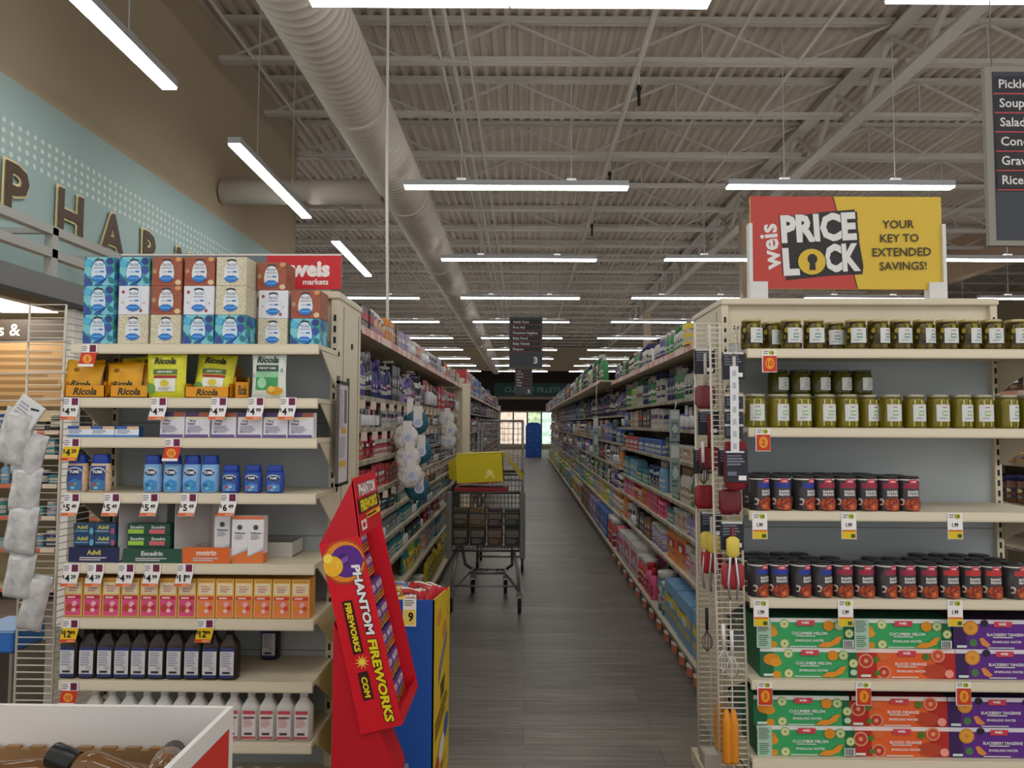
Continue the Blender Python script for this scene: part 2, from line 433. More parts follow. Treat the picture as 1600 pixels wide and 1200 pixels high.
# ------------------------------------------------------------------ ceiling lights
LH = M('#b9bcc0', .4)
LE = emit('#fffdf8', LAMP, 'led'); LU = emit('#fffaf4', UPFILL, 'upfill')
hw_ = MB().box((-1.22, -.06, 0), (1.22, .06, .06), LH).mesh('housing')
hm = MB().box((-1.22, -.06, 0), (1.22, .06, .06), LH).box((-.8, -.05, .06), (1.1, .05, .062), LU).mesh('housing')  # glowing top strip is added to throw light up at the deck
em = MB().box((-1.215, -.055, -.018), (-.006, .055, 0), LE).box((.006, -.055, -.018), (1.215, .055, 0), LE).mesh('diffuser')
wm = {s: MB().box((s - .05, -.04, .06), (s + .05, .04, .09), LH).tube([(s, 0, .08), (s, 0, 1.68)], .006, LH, 4).mesh('hanger') for s in (-.6, .6)}
def light(x, y, rz, label):
    t = thing('ceiling_light', label, 'light', (x, y, 4.03), rz, 'linear LED lights')
    for n, me in (('housing', hw_ if rz > 1 else hm), ('diffuser', em), ('hanger', wm[-.6]), ('hanger', wm[.6])): mobj(n, me, t)
ROWY = [.8 + 3.55 * k for k in range(11)]  # nearest row is unseen, added overhead to light the endcap fronts
for c, (xx, nm) in enumerate(((-3.4, 'left of the duct'), (-.1, 'above the aisle'), (3.4, 'above the right shelving'), (6.9, 'right of the roof girder'), (10.4, 'far out on the right'))):
    for r, yy in enumerate(ROWY):
        if c == 0 and 3 < yy < 14 or c == 4 and yy > 30 or c >= 5: continue
        light(xx, yy, math.radians(1.0), f'hanging white tube light {nm}, {nth(r + 1)} row from the front')
for r, yy in enumerate((4.28, 7.85, 11.5)):
    light(-2.72, yy, PI / 2 + .02, f'hanging tube light pointing along the pharmacy wall, {ORD[r]} from the front')
pp = MB().tube([(-1.19, 6.35, 1.95), (-1.22, 6.35, 3.6), (-1.24, 6.35, DECK)], .014, WHITE, 8).build('power_pole')
tag(pp, 'thin white power pole rising from left shelving to the roof', 'pole')
# ================================================================== ENDCAPS
def zat(px, py, Y): return at(px, py, Y).z
SLOT = M('#1d1c1a')
def endcap(name, label, x0, x1, yf, yb, ydeep, ztop, shelves, last_depth=0):
    """x0..x1 width, yf shelf fronts, yb back panel, ydeep rear of the box behind; shelves are top heights"""
    t = thing(name, label, 'shelving', ((x0 + x1) / 2, yb, 0))
    hw = (x1 - x0) / 2
    def L(a, b, m, mbb): mbb.box(a, b, m)
    mb = MB().box((-hw + .03, -.005, .1), (hw - .03, .02, ztop - .2), PANEL).box((-hw + .03, -.008, ztop - .2), (hw - .03, .02, ztop - .03), CREAM)
    for z in (.55, 1.0, 1.45): mb.box((-hw + .03, -.0065, z), (hw - .03, -.005, z + .004), M('#7d827f'))
    for s in (-1, 1): mb.lathe([(.012, 0), (.012, .003)], 12, SLOT, xf=Matrix.Translation((s * (hw - .07), -.006, ztop - .13)) @ Matrix.Rotation(PI / 2, 4, 'X'))
    mb.build('back_panel', t)
    for s in (-1, 1):
        mb = MB().box((s * hw - .03 if s > 0 else -hw, -.03, 0), (hw if s > 0 else -hw + .03, .03, ztop - .02), CREAM)
        z = .2
        while z < ztop - .08:
            c = s * (hw - .015); mb.box((c - .005, -.031, z), (c + .005, -.0299, z + .026), SLOT); z += .045
        mb.build('upright', t)
        mb = MB().box((s * hw - .012 if s > 0 else -hw, .03, .0), (hw if s > 0 else -hw + .012, ydeep - yb, ztop), CREAM)
        e = s * (hw + .002)
        mb.box((min(e, s * hw), .05, .1), (max(e, s * hw), .055, ztop - .05), M('#8d866f')).box((min(e, s * hw), ydeep - yb - .05, .1), (max(e, s * hw), ydeep - yb - .045, ztop - .05), M('#8d866f'))
        mb.lathe([(.013, 0), (.013, .004)], 12, SLOT, xf=Matrix.Translation((s * hw, .2, ztop - .2)) @ Matrix.Rotation(s * PI / 2, 4, 'Y'))
        mb.build('side_panel', t)
    MB().box((-hw - .005, -.04, ztop - .03), (hw + .005, ydeep - yb + .01, ztop), CREAM, .006).build('top_cap', t)
    for z in shelves:
        d = yb - yf
        mb = MB().box((-hw, -d + .012, z - .018), (hw, -.005, z), CREAM).box((-hw, -d, z - .038), (hw, -d + .012, z), CREAM, .003)
        mb.box((-hw + .002, -d - .001, z - .031), (hw - .002, -d, z - .006), M('#ded4bb', .4))
        so = mb.build('shelf', t)
        for s in (-1, 1):
            b = MB().prism([(0, 0), (0, 0)] if 0 else [(-d + .05, z - .02), (-.03, z - .16), (-.03, z - .018)], 0, .004, CREAM, xf=Matrix.Translation((s * hw - (.006 if s > 0 else -.002), 0, 0)) @ Matrix(((0, 1, 0, 0), (1, 0, 0, 0), (0, 0, 1, 0), (0, 0, 0, 1))))
            b.build('bracket', so)
    MB().box((-hw, -(yb - yf) - .01, 0), (hw, .0, .1), CREAM).box((-hw - .0, -(yb - yf) - .02, .085), (hw, .0, .115), CREAM, .004).build('base', t)
    return t
LF, LB, LD = 2.66, 2.97, 3.34
LX0, LX1 = -1.667, -.752
LS = [zat(300, y, LF) for y in (537, 621.5, 684, 771, 881, 968, 1065, 1160)]
endcap('endcap_shelving', 'cream endcap shelving stocked with medicine and tissues, left of the aisle', LX0, LX1, LF, LB, LD, 1.985, LS)
RF, RB, RD = 2.92, 3.32, 3.84
RX0, RX1 = .88, 2.10
RS = [zat(1400, y, RF) for y in (545, 669, 800, 937, 1065, 1189)]
endcap('endcap_shelving', 'cream endcap shelving stocked with pickles, beans and soda, right of the aisle', RX0, RX1, RF, RB, RD, 2.02, RS)

# ---- price tags
MAR = M('#6d1f45'); TW = M('#efecea')
TAGM = {}
def tag_mesh(style, price):
    k = (style, price)
    if k in TAGM: return TAGM[k]
    if style in ('w', 'y', 'r'):   # slanted flags of the left endcap
        w, h = .058, .082; mb = MB(); sh = -.012
        q = lambda a, b: (a * w - w / 2 + (b - 1) * sh * -1 * 1.0, 0, (b - 1) * h)
        mb.box((-w / 2, 0, -.03), (w / 2, .0012, 0), TW)
        body = {'w': TW, 'y': M('#e8c21c'), 'r': M('#cf3a22')}[style]
        mb.prism([(-w / 2 - .012, -h), (w / 2 - .012, -h), (w / 2, -.03), (-w / 2, -.03)], 0, .0012, body)
        fr = Frame((-w / 2 - .006, 0, -h), (1, 0, 0), (0, 0, 1), w, h)
        ops = [('r', .62, .66, 1.02, .97, MAR), ('l', .12, .68, .5, .95, 3, M('#9a94a0'))]
        if style == 'r': ops += [('e', .5, .35, .3, .2, M('#f0a03a')), ('t', price, .5, .35, .2, M('#cf3a22'), .5), ('r', -.08, 0, .9, .12, TW)]
        else:
            d, c = price.split('.')
            ops += [('t', '$', .12, .44, .16, BLACK, .3), ('t', d, .36 if len(d) == 1 else .42, .38, .3, BLACK, .42, .03), ('t', c, .74, .44, .17, BLACK, .36, .03), ('r', -.06, .02, .9, .15, M('#df6a3a' if style == 'w' else '#d94a2a')), ('r', .4, .04, .84, .12, M('#efa070'))]
        mb.dec(fr, ops)
    else:
        w, h = .058, .1 if style == 'W' else .088
        mb = MB().box((-w / 2, 0, -h), (w / 2, .0012, 0), TW)
        fr = Frame((-w / 2, 0, -h), (1, 0, 0), (0, 0, 1), w, h)
        ops = [('l', .1, .8, .5, .98, 2, M('#8f8f8f')), ('e', .66, .88, .2, .1, M('#c8cf3a')), ('t', '18', .66, .88, .14, M('#3a4a16'), .3)]
        if style == 'W': ops += [('t', price, .5, .55, .16, BLACK, .4, .03), ('r', .04, .02, .96, .3, M('#e0c024')), ('r', .04, .3, .96, .36, M('#d2642c')), ('r', .62, .06, .9, .2, M('#3a5a2a'))]
        else: ops += [('r', .06, .03, .98, .74, M('#c73d20')), ('e', .52, .4, .3, .26, M('#e59a2c')), ('t', price, .52, .4, .26, M('#c73d20'), .5, .03)]
        mb.dec(fr, ops)
    TAGM[k] = mb.mesh('price_tag'); return TAGM[k]
def ptag(px, py, Y, style, price, label, group):
    p = at(px, py, Y - .004)
    o = mobj('price_tag', tag_mesh(style, price), None, p); tag(o, label, 'price tag', group)
SN = ['top shelf', 'second shelf', 'third shelf', 'fourth shelf', 'fifth shelf', 'sixth shelf', 'seventh shelf', 'eighth shelf']
for si, lst in enumerate([
        [(140, 'r', '5')], [(112, 'w', '4.99'), (249, 'w', '4.99'), (343, 'w', '4.99'), (401, 'w', '4.99'), (451, 'w', '4.99')],
        [(113, 'y', '4.29'), (271, 'r', '10')], [(113, 'w', '5.49'), (176, 'w', '5.49'), (236, 'w', '5.49'), (296, 'w', '5.49'), (358, 'w', '6.49')],
        [(112, 'w', '4.29'), (150, 'w', '4.29'), (198, 'w', '4.99'), (239, 'w', '4.99'), (290, 'w', '11.99')],
        [(111, 'y', '12.99'), (322, 'y', '12.99')], [(110, 'r', '10')]]):
    py = (538, 621, 685, 771, 881, 968, 1066)[si]
    for k, (px, st, pr) in enumerate(lst):
        c = {'w': 'white', 'y': 'yellow', 'r': 'red'}[st]
        ptag(px, py, LF, st, pr, f"{c} price tag, {nth(k + 1)} from the left on the {SN[si]} edge, left endcap", 'price tags on the left endcap')
for si, lst in enumerate([[(1202, 'R', '10')], [(1192, 'R', '2')], [(1187, 'W', '1.99'), (1326, 'W', '1.99'), (1492, 'W', '1.99')], [(1189, 'W', '1.99'), (1321, 'W', '1.99'), (1492, 'W', '1.99')],
                          [(1195, 'R', '3'), (1349, 'R', '3'), (1505, 'R', '3')], [(1199, 'W', '3.99'), (1349, 'W', '3.99'), (1507, 'W', '3.99')]]):
    py = (547, 670, 802, 938, 1066, 1190)[si]
    if si == 5: continue
    for k, (px, st, pr) in enumerate(lst):
        c = {'W': 'white and yellow', 'R': 'red'}[st]
        ptag(px, py, RF, st, pr, f"{c} price tag, {nth(k + 1)} from the left on the {SN[si]} edge, right endcap", 'price tags on the right endcap')

# ================================================================== LEFT ENDCAP GOODS
def stand(proto, px, z, Y, label, group, rz=0, py=None, tilt=None):
    """stands a thing on a shelf top z with its front at depth Y"""
    py = py if py is not None else 662 - (z - 1.456) * FPX / Y
    p = at(px, py, Y); p.z = z + .0008
    return proto.put(p, label, group, rz, tilt)
def carton(name, cat, w, d, h, side, ops, bev=.0015, right=None, top=None):
    mb = MB().box((-w / 2, 0, 0), (w / 2, d, h), side, bev)
    mb.dec(front(w, h), ops)
    if right: mb.dec(Frame((w / 2, 0, 0), (0, 1, 0), (0, 0, 1), d, h), right)
    if top: mb.dec(Frame((-w / 2, 0, h), (1, 0, 0), (0, 1, 0), w, d), top)
    return Proto(name, cat, [(name, mb.mesh(name))])
# tissue boxes
LIP = M('#2f76c8'); LIPL = M('#5ea6e0')
def lips(cv): return [('p', [(.26, cv), (.36, cv + .09), (.45, cv + .12), (.5, cv + .1), (.55, cv + .12), (.64, cv + .09), (.74, cv), (.62, cv - .1), (.5, cv - .13), (.38, cv - .1)], LIP), ('r', .34, cv - .02, .66, cv + .03, LIPL)]
TXc = M('#8c8fa6')
def egg(c): return [('e', .5, .86, .16, .07, M('#3d3f48')), ('p', [(.27, .25), (.25, .45), (.29, .68), (.38, .84), (.5, .87), (.62, .84), (.71, .68), (.75, .45), (.73, .25), (.6, .14), (.4, .14)], M(c)), ('t', 'facial', .5, .74, .12, TXc, .3), ('r', .32, .60, .68, .63, TXc), ('r', .36, .46, .5, .5, M('#a9b6cc')), ('r', .54, .46, .68, .51, LIP)]
leafy = noise_mat('leafy', [(.0, '#2f5fa0'), (.3, '#3f8fb6'), (.5, '#79c4cf'), (.68, '#3f9a86'), (.85, '#3a4f97')], ns=42, kind='cells', interp='CONSTANT')
beige = noise_mat('beigedot', [(.0, '#d9d2bd'), (.45, '#d4cdb6'), (.6, '#c3bb9e')], ns=150, kind='vor')
coral = noise_mat('coralbrown', [(.3, '#8a4634'), (.5, '#a25b45'), (.7, '#7a5a3a')], ns=18)
whited = M('#dcdfe6')
def tissue(matn, c):
    ops = []
    if matn is leafy: ops += [('e', .12, .15, .12, .12, M('#3a4f97')), ('e', .85, .55, .13, .14, M('#3f559e')), ('e', .86, .85, .12, .12, M('#33427f')), ('e', .14, .78, .13, .13, M('#57b2cf')), ('e', .9, .2, .09, .1, M('#2e7d84'))]
    if matn is coral: ops += [('e', .88, .12, .1, .09, M('#d9c29a')), ('e', .88, .92, .1, .08, M('#cf9a68')), ('e', .1, .5, .06, .08, M('#a99a6e'))]
    if matn is whited: ops += [('e', .15, .78, .055, .06, M('#9c4a58')), ('e', .75, .14, .05, .06, M('#9c4a58')), ('e', .14, .42, .03, .04, M('#c9a0a8')), ('e', .85, .4, .03, .04, M('#c9a0a8'))]
    ops += egg(c) + lips(.24)
    return carton('tissue_box', 'tissue box', .112, .112, .107, matn, ops)
TB = {'l': (tissue(leafy, '#cfe0ec'), 'blue leafy'), 'b': (tissue(beige, '#dde3e4'), 'beige dotted'), 'c': (tissue(coral, '#dde0e2'), 'coral brown'), 'w': (tissue(whited, '#dfe6ee'), 'white red dotted')}
for si, (px, st, Y) in enumerate(((153, 'lll', 2.67), (208, 'bwl', 2.67), (259, 'bcc', 2.67), (310, 'lwc', 2.67), (360, 'lbb', 2.67), (426.5, 'bwc', 2.76), (477, 'lc', 2.76))):
    for k, c in enumerate(st):
        pr, nm = TB[c]
        dx = (k * 7 % 3 - 1) * 1.2
        stand(pr, px + dx - (4 if si == 5 and k == 2 else 0), LS[0] + .1075 * k, Y, f"{nm} tissue box, {('bottom', 'middle', 'top')[k]} of the {nth(si + 1)} stack from the left, left endcap", 'tissue boxes on the left endcap')
# drops: pouches and trays
def pouch_mesh(w, h, d, mat, ops, crimp=True, nu=10, nv=12):
    mb = MB(); vs = []
    def bulge(a, b): return d / 2 * (max(0, 1 - (2 * a - 1) ** 4) ** .5) * (max(0, 1 - abs(2 * b - 1) ** 5) ** .5) * (.85 + .15 * math.sin(9 * a + 5 * b))
    for side in (-1, 1):
        vs = []; fs = []
        for j in range(nv + 1):
            for i in range(nu + 1):
                a, b = i / nu, j / nv
                ww = w * (1 - .04 * math.sin(PI * b))
                vs.append(((a - .5) * ww, side * (bulge(a, b) + .0006), b * h))
        for j in range(nv):
            for i in range(nu):
                q = (j * (nu + 1) + i, j * (nu + 1) + i + 1, (j + 1) * (nu + 1) + i + 1, (j + 1) * (nu + 1) + i)
                fs.append(q if side < 0 else q[::-1])
        mb.add(vs, fs, mat, True)
    fr = front(w, h)
    # decals laid over the bulged front
    dm = MB().dec(fr, ops, e0=.0015, st=.0005)
    if nu > 7: dm.cuts(7); dm.cuts(7, 2)
    else: dm.cuts(3); dm.cuts(3, 2)
    b0 = len(mb.v); mb.v += dm.v
    for f_, m_ in zip(dm.f, dm.m): mb.f.append(tuple(q + b0 for q in f_)); mb.m.append(mb.mi(dm.mats[m_])); mb.sm.append(False)
    for k in range(b0, len(mb.v)):
        x, y, z = mb.v[k]; a = min(max(x / w + .5, 0), 1); b = min(max(z / h, 0), 1)
        mb.v[k] = (x, y - bulge(a, b), z)
    return mb
RI = M('#243326')
def ric(cv, hh=.14, wd=.75): return [('t', 'Ricola', .5, cv, hh, RI, wd, .035, .25)]
orange = noise_mat('orangefoil', [(.3, '#c68812'), (.6, '#e0a51c'), (.8, '#b57a10')], ns=9, rough=.3)
lemon = noise_mat('lemonfoil', [(.35, '#c9c926'), (.55, '#dcd83a'), (.75, '#9fb02a')], ns=14, rough=.3)
pgreen = noise_mat('palefoil', [(.3, '#ced8cb'), (.7, '#dfe5da')], ns=12, rough=.3)
bag = Proto('cough_drop_bag', 'bag of cough drops', [('cough_drop_bag', pouch_mesh(.135, .12, .035, orange, ric(.3, .2, .8) + [('e', .3, .74, .09, .06, M('#8a5a10'))]).mesh('cough_drop_bag'))])
lem = Proto('cough_drop_bag', 'bag of cough drops', [('cough_drop_bag', pouch_mesh(.148, .163, .04, lemon, [('r', .2, .52, .8, .64, M('#5d7a3a')), ('t', 'LEMON MINT', .5, .58, .05, TW, .4), ('r', .22, .44, .8, .5, M('#a8313a')), ('r', .24, .14, .78, .43, M('#e6e8dc')), ('e', .5, .32, .12, .08, M('#dcc94a')), ('e', .16, .2, .12, .12, M('#6d9a44')), ('l', .34, .16, .7, .24, 2, M('#b5b8a8'))] + ric(.83, .15, .8)).mesh('cough_drop_bag'))])
grn = Proto('cough_drop_bag', 'bag of cough drops', [('cough_drop_bag', pouch_mesh(.128, .163, .04, pgreen, [('r', .16, .6, .8, .74, M('#2e4a40')), ('t', 'THROAT CARE', .48, .67, .05, TW, .5), ('r', .16, .18, .8, .59, M('#3f9a5a')), ('r', .16, .46, .8, .58, M('#8fc79a')), ('e', .34, .34, .13, .12, M('#9fd0a8')), ('e', .7, .16, .24, .1, M('#d99a2c')), ('e', .62, .2, .1, .07, M('#e9c45a')), ('e', .9, .62, .03, .05, M('#8a9a88')), ('e', .08, .5, .03, .05, M('#8a9a88'))] + ric(.86, .15, .8)).mesh('cough_drop_bag'))])
trayo = lambda w, h: Proto('display_tray', 'display tray', [('display_tray', MB().box((-w / 2, 0, 0), (w / 2, .003, h), M('#dd9418'), 0).box((-w / 2, 0, 0), (-w / 2 + .003, .2, h * 1.3), M('#c9860f')).box((w / 2 - .003, 0, 0), (w / 2, .2, h * 1.3), M('#c9860f')).box((-w / 2, 0, 0), (w / 2, .2, .003), M('#c9860f')).box((-w / 2, .197, 0), (w / 2, .2, h * 2.2), M('#b57a10')).dec(front(w, h), [('t', 'Ricola', .5, .5, .62, RI, .6, .035, .25)]).mesh('display_tray'))])
tg = 'cough drop trays'
bg = 'cough drop bags'
stand(trayo(.148, .044), 132, LS[1], 2.675, 'orange tray of herb drops at the left end of the endcap second shelf', tg)
stand(trayo(.142, .044), 201, LS[1], 2.675, 'orange tray of herb drops just left of the yellow lemon mint bag', tg)
stand(trayo(.164, .04), 323, LS[1], 2.675, 'orange tray holding a leaning lemon bag on the endcap second shelf', tg)
for k, (px, dz, Y, ang, lb) in enumerate(((126, .02, 2.70, .12, 'in front in the leftmost tray'), (133, .05, 2.735, -.1, 'behind in the leftmost tray'), (120, .055, 2.775, .2, 'at the back of the leftmost tray'), (193, .02, 2.70, -.06, 'in front in the second tray'), (208, .045, 2.735, .22, 'behind in the second tray'), (190, .055, 2.775, -.15, 'at the back of the second tray'))):
    stand(bag, px, LS[1] + dz * .4 + .004, Y, f'shiny orange bag of herb drops leaning {lb}', bg, tilt=(-.2, ang * .6, 0))
stand(lem, 260, LS[1], 2.69, 'yellow green lemon mint bag of drops standing upright on the second shelf', bg)
stand(lem, 331, LS[1] + .004, 2.72, 'yellow green bag of drops leaning back in the orange tray', bg, tilt=(-.18, .06, 0))
stand(lem, 222, LS[1], 2.80, 'yellow green bag of drops half hidden behind the upright lemon mint bag', bg, tilt=(-.1, -.1, 0))
stand(grn, 420, LS[1], 2.69, 'pale green throat care bag of drops standing alone on the second shelf', bg)
stand(trayo(.05, .06), 378, LS[1], 2.71, 'half empty orange drop tray turned aside beside the pale green bag', tg, rz=.5)
# small cartons on the third shelf
sb = carton('pill_carton', 'pill carton', .088, .03, .04, M('#27508f'), [('r', 0, .2, 1, .72, M('#dfe4ec')), ('r', .06, .72, .45, .98, M('#3b63ad')), ('r', .5, .72, 1, .98, M('#d9b48a')), ('l', .08, .3, .7, .68, 3, M('#8f9ab0')), ('r', 0, 0, 1, .2, M('#4f86c6'))])
for k, px in enumerate((123, 160, 198)): stand(sb, px, LS[2], 2.68, f'small blue and white pill carton, {ORD[k]} from the left on the third shelf', 'blue pill cartons')
ab = carton('pill_carton', 'pill carton', .090, .045, .092, M('#d6d3dc'), [('r', 0, .82, .55, 1, M('#4f3a6a')), ('r', .55, .82, 1, 1, M('#a0563f')), ('r', .04, .74, .8, .8, M('#ddd58a')), ('t', 'Allergy', .3, .66, .09, M('#33313c'), .5), ('t', 'Relief', .26, .55, .09, M('#33313c'), .4), ('l', .1, .2, .78, .48, 4, M('#a09cae')), ('e', .16, .24, .06, .06, M('#8f8fb0')), ('r', 0, 0, .95, .12, M('#67548a'))])
for k, px in enumerate((268.5, 308, 349, 390, 430, 470)): stand(ab, px, LS[2], 2.68, f'white and purple allergy relief carton, {ORD[k]} from the left on the third shelf', 'allergy relief cartons')
# antacid bottles
CAPB = M('#1f3f9a', .35)
def antacid(h, r, body, lab, txt=True, name='antacid_bottle', pills=None):
    # flattened bottle: body, cap and printed label
    prof = [(r * .86, 0), (r * .93, .006), (r, h * .25), (r * .98, h * .5), (r * .88, h * .76)]
    b = MB().lathe(prof, 20, body, sy=.62, sq=3)
    c = MB().lathe([(r * .84, h * .76), (r * .86, h * .77), (r * .78, h * .985), (r * .74, h)], 20, CAPB, sy=.62, sq=3)
    l = MB(); fr = Frame((-r, -r * .625, 0), (1, 0, 0), (0, 0, 1), 2 * r, h)
    l.dec(fr, lab); l.cuts(9); l.cuts(5, 2)
    # lay the label against the front of the bottle
    def rad(z):
        for (r0, z0), (r1, z1) in zip(prof, prof[1:]):
            if z0 <= z <= z1: return r0 + (r1 - r0) * (z - z0) / max(z1 - z0, 1e-6)
        return r * .84
    for k, (x, y, z) in enumerate(l.v):
        R = rad(z); u = min(abs(x) / R, .98); off = -(y + r * .625)
        l.v[k] = (x, -.62 * R * (1 - u ** 3) ** (1 / 3) - off * 1.2 - .0008, z)
    return Proto(name, 'antacid bottle', [(name + '_body', b.mesh('body')), ('cap', c.mesh('cap')), ('label', l.mesh('label'))])
def antl(c1, c2, c3, pic): return [('r', .14, .05, .86, .7, M(c1)), ('p', [(.16, .06), (.84, .06), (.84, .3), (.5, .36), (.16, .26)], M(c2)), ('e', .5, .56, .34, .1, M('#d8dde8')), ('e', .5, .54, .32, .09, M('#2a2f4a')), ('t', 'TUMS', .5, .54, .08, M('#e6ecf4'), .5, .04), ('e', .36, .2, .1, .05, M(pic)), ('e', .58, .22, .11, .05, M(c3)), ('e', .46, .12, .12, .04, M('#7fc0dc'))]
an1 = antacid(.135, .0335, M('#7fa9d6', .3), antl('#7fb2e0', '#3f8fd0', '#4fa3b8', '#2d6f9c'))
an2 = antacid(.1, .034, M('#2c4d9c', .3), antl('#35589f', '#4f86c9', '#9fd0e6', '#c34a56'))
pillm = noise_mat('pillmix', [(.3, '#c9a57e'), (.5, '#dac3a0'), (.7, '#c08a72')], ns=60)
an3 = antacid(.137, .038, pillm, antl('#2b4f96', '#3f79ae', '#6a93ab', '#9b5a50'))
for k, px in enumerate((121, 157)): stand(an3, px, LS[3], 2.70, f'{("left", "right")[k]} of two tan antacid bottles with blue caps at the fourth shelf end', 'antacid bottles')
for k, px in enumerate((239, 270, 300, 328.5)): stand(an1, px, LS[3], 2.70, f'tall light blue antacid bottle, {ORD[k]} from the left on the fourth shelf', 'antacid bottles')
for k, px in enumerate((361, 395.5, 429.5)): stand(an2, px, LS[3], 2.70, f'short dark blue antacid bottle, {ORD[k]} from the left on the fourth shelf', 'antacid bottles')
# display trays with pain tablets on the fifth shelf
def tray5(w, h, col, txt, tcol, lab, px):
    t = MB().box((-w / 2, 0, 0), (w / 2, .003, h), M(col)).box((-w / 2, .003, 0), (w / 2, .2, .004), M(col)).dec(front(w, h), [('t', txt, .5, .66, .34, M(tcol), .5, .03)] + [('l', .22, .1, .8, .38, 2, M('#c9c4c8'))])
    for s in (-1, 1): t.box((s * w / 2 - (.003 if s > 0 else 0), .003, 0), (s * w / 2 + (0 if s > 0 else .003), .2, h * .9), M('#d9d6d2'))
    stand(Proto('display_tray', 'display tray', [('display_tray', t.mesh('display_tray'))]), px, LS[4], 2.67, lab, 'display trays of tablets')
tray5(.185, .054, '#232a52', 'Advil', '#d7c860', 'navy tray of tablets at the left end of the fifth shelf', 146)
tray5(.213, .05, '#2a5241', 'Excedrin', '#d8dcd8', 'dark green tray of tablets between the navy and orange trays', 237)
tray5(.172, .056, '#db6a2a', 'motrin', '#f0e0d4', 'orange tray in front of a tall white and orange carton', 322)
dv = Proto('divider_card', 'divider card', [('divider_card', MB().box((-.002, 0, 0), (.002, .16, .2), M('#c9c7c6')).box((-.05, .16, 0), (.05, .164, .2), M('#cfcdcc')).mesh('divider_card'))])
for k, px in enumerate((184, 272)): stand(dv, px, LS[4] + .0045, 2.72, ('white divider card standing between the navy and green trays', 'white divider card standing between the green and orange trays', 'white divider card at the left end of the navy tray')[k], 'divider cards', rz=(-.5, -.5, 0)[k])
adv = [carton('tablet_box', 'tablet box', .077, .03, .041, M('#2d4f73'), [('t', 'Advil', .42, .66, .36, M('#d5d25a'), .62, .03), ('r', .05, .26, .7, .36, M(c)), ('e', .88, .3, .1, .3, M(d))]) for c, d in (('#7fb0cf', '#6fb4d4'), ('#9fb4cf', '#b5567c'))]
exc = [carton('tablet_box', 'tablet box', .08, .03, .042, M('#245040'), [('t', 'Excedrin', .46, .7, .26, M('#d8dcd8'), .78, .03), ('r', .04, .14, .76, .5, M(c))]) for c in ('#a3cf4a', '#d96a72')]
for r in range(2):
    for c in range(2):
        stand(adv[c], (130.5, 163.5)[c], LS[4] + .052 + .0415 * r, 2.71, f'navy tablet box, {("lower", "upper")[r]} {("left", "right")[c]} of four behind the navy tray', 'navy tablet boxes')
        stand(exc[c], (215.5, 248.5)[c], LS[4] + .05 + .0425 * r, 2.71, f'green tablet box, {("lower", "upper")[r]} {("left", "right")[c]} of four behind the green tray', 'green tablet boxes')
for k, px in enumerate((147, 232)):
    p = Proto('riser', 'riser', [('riser', MB().box((-.075, 0, 0), (.075, .1, .047), M('#31333b' if k == 0 else '#2a4a3c')).mesh('riser'))])
    stand(p, px, LS[4] + .0045, 2.705, ('navy card riser under the four navy tablet boxes', 'green card riser under the four green tablet boxes')[k], 'card risers')
vol = carton('ointment_carton', 'ointment carton', .0585, .045, .168, M('#e3e2e2'), [('r', 0, .93, 1, 1, M('#d9764f')), ('p', [(0, 0), (1, 0), (1, .28), (0, .13)], M('#dc7a3c')), ('p', [(0, .13), (1, .28), (1, .34), (0, .15)], M('#b9c4d2')), ('e', .5, .76, .16, .055, M('#4a4e58')), ('t', 'Voltaren', .5, .64, .05, M('#3a3d48'), .8, .02), ('l', .2, .5, .8, .6, 3, M('#a7a7b4'))], right=[('r', 0, 0, 1, .2, M('#dc7a3c'))])
for k, (px, dz, Y) in enumerate(((346, .02, 2.72), (373.5, 0, 2.68), (398.5, 0, 2.68))): stand(vol, px, LS[4] + (.005 if k == 0 else 0), Y, ('tall white and orange ointment carton standing behind the orange tray', 'tall white and orange ointment carton, left of the front pair', 'tall white and orange ointment carton, right of the front pair')[k], 'ointment cartons')
bx = Proto('display_tray', 'display tray', [('display_tray', MB().box((-.1, 0, 0), (.1, .003, .055), M('#c9c7c2')).box((-.1, .003, 0), (-.097, .14, .055), M('#c9c7c2')).box((.097, .003, 0), (.1, .14, .055), M('#b9b6b0')).box((-.1, .003, 0), (.1, .14, .003), M('#7a766e')).box((-.1, .137, 0), (.1, .14, .055), M('#9a968e')).mesh('display_tray'))])
stand(bx, 415, LS[4], 2.80, 'empty white display tray at the right end of the fifth shelf', 'display trays of tablets')
# vitamin cartons
def vit(c1, c2, c3):
    return carton('vitamin_carton', 'vitamin carton', .0672, .07, .141, noise_mat('vitside', [(.3, '#c98a3a'), (.7, '#d99a4a')], ns=8), [('r', .03, .02, .97, .98, M('#e6c46a')), ('r', .1, .6, .9, .88, M('#eadcb8')), ('r', .1, .89, .9, .96, M('#dba040')), ('t', 'Vitamin C', .5, .8, .06, M(c2), .6, .01), ('l', .24, .64, .8, .76, 2, M('#c98f8a')), ('r', .08, .04, .92, .56, M(c1)), ('r', .08, .46, .92, .55, M(c3)), ('e', .3, .24, .17, .09, M(c2)), ('e', .6, .34, .14, .07, M('#eab0b8')), ('e', .74, .26, .12, .06, M(c3)), ('e', .56, .18, .12, .05, M('#efc3c0')), ('l', .2, .47, .8, .54, 1, M('#efd4cc'))])
v1, v2 = vit('#d9517e', '#b5432f', '#c02a44'), vit('#e98252', '#e38a2a', '#d9472f')
for k in range(13):
    px = 113.5 + 29.62 * k
    stand(v1 if k < 7 else v2, px, LS[5], 2.68, f'{("pink", "orange")[k > 6]} fronted vitamin carton, {nth(k % 7 + 1)} {("pink", "orange")[k > 6]} one from the left on the sixth shelf', 'vitamin cartons')
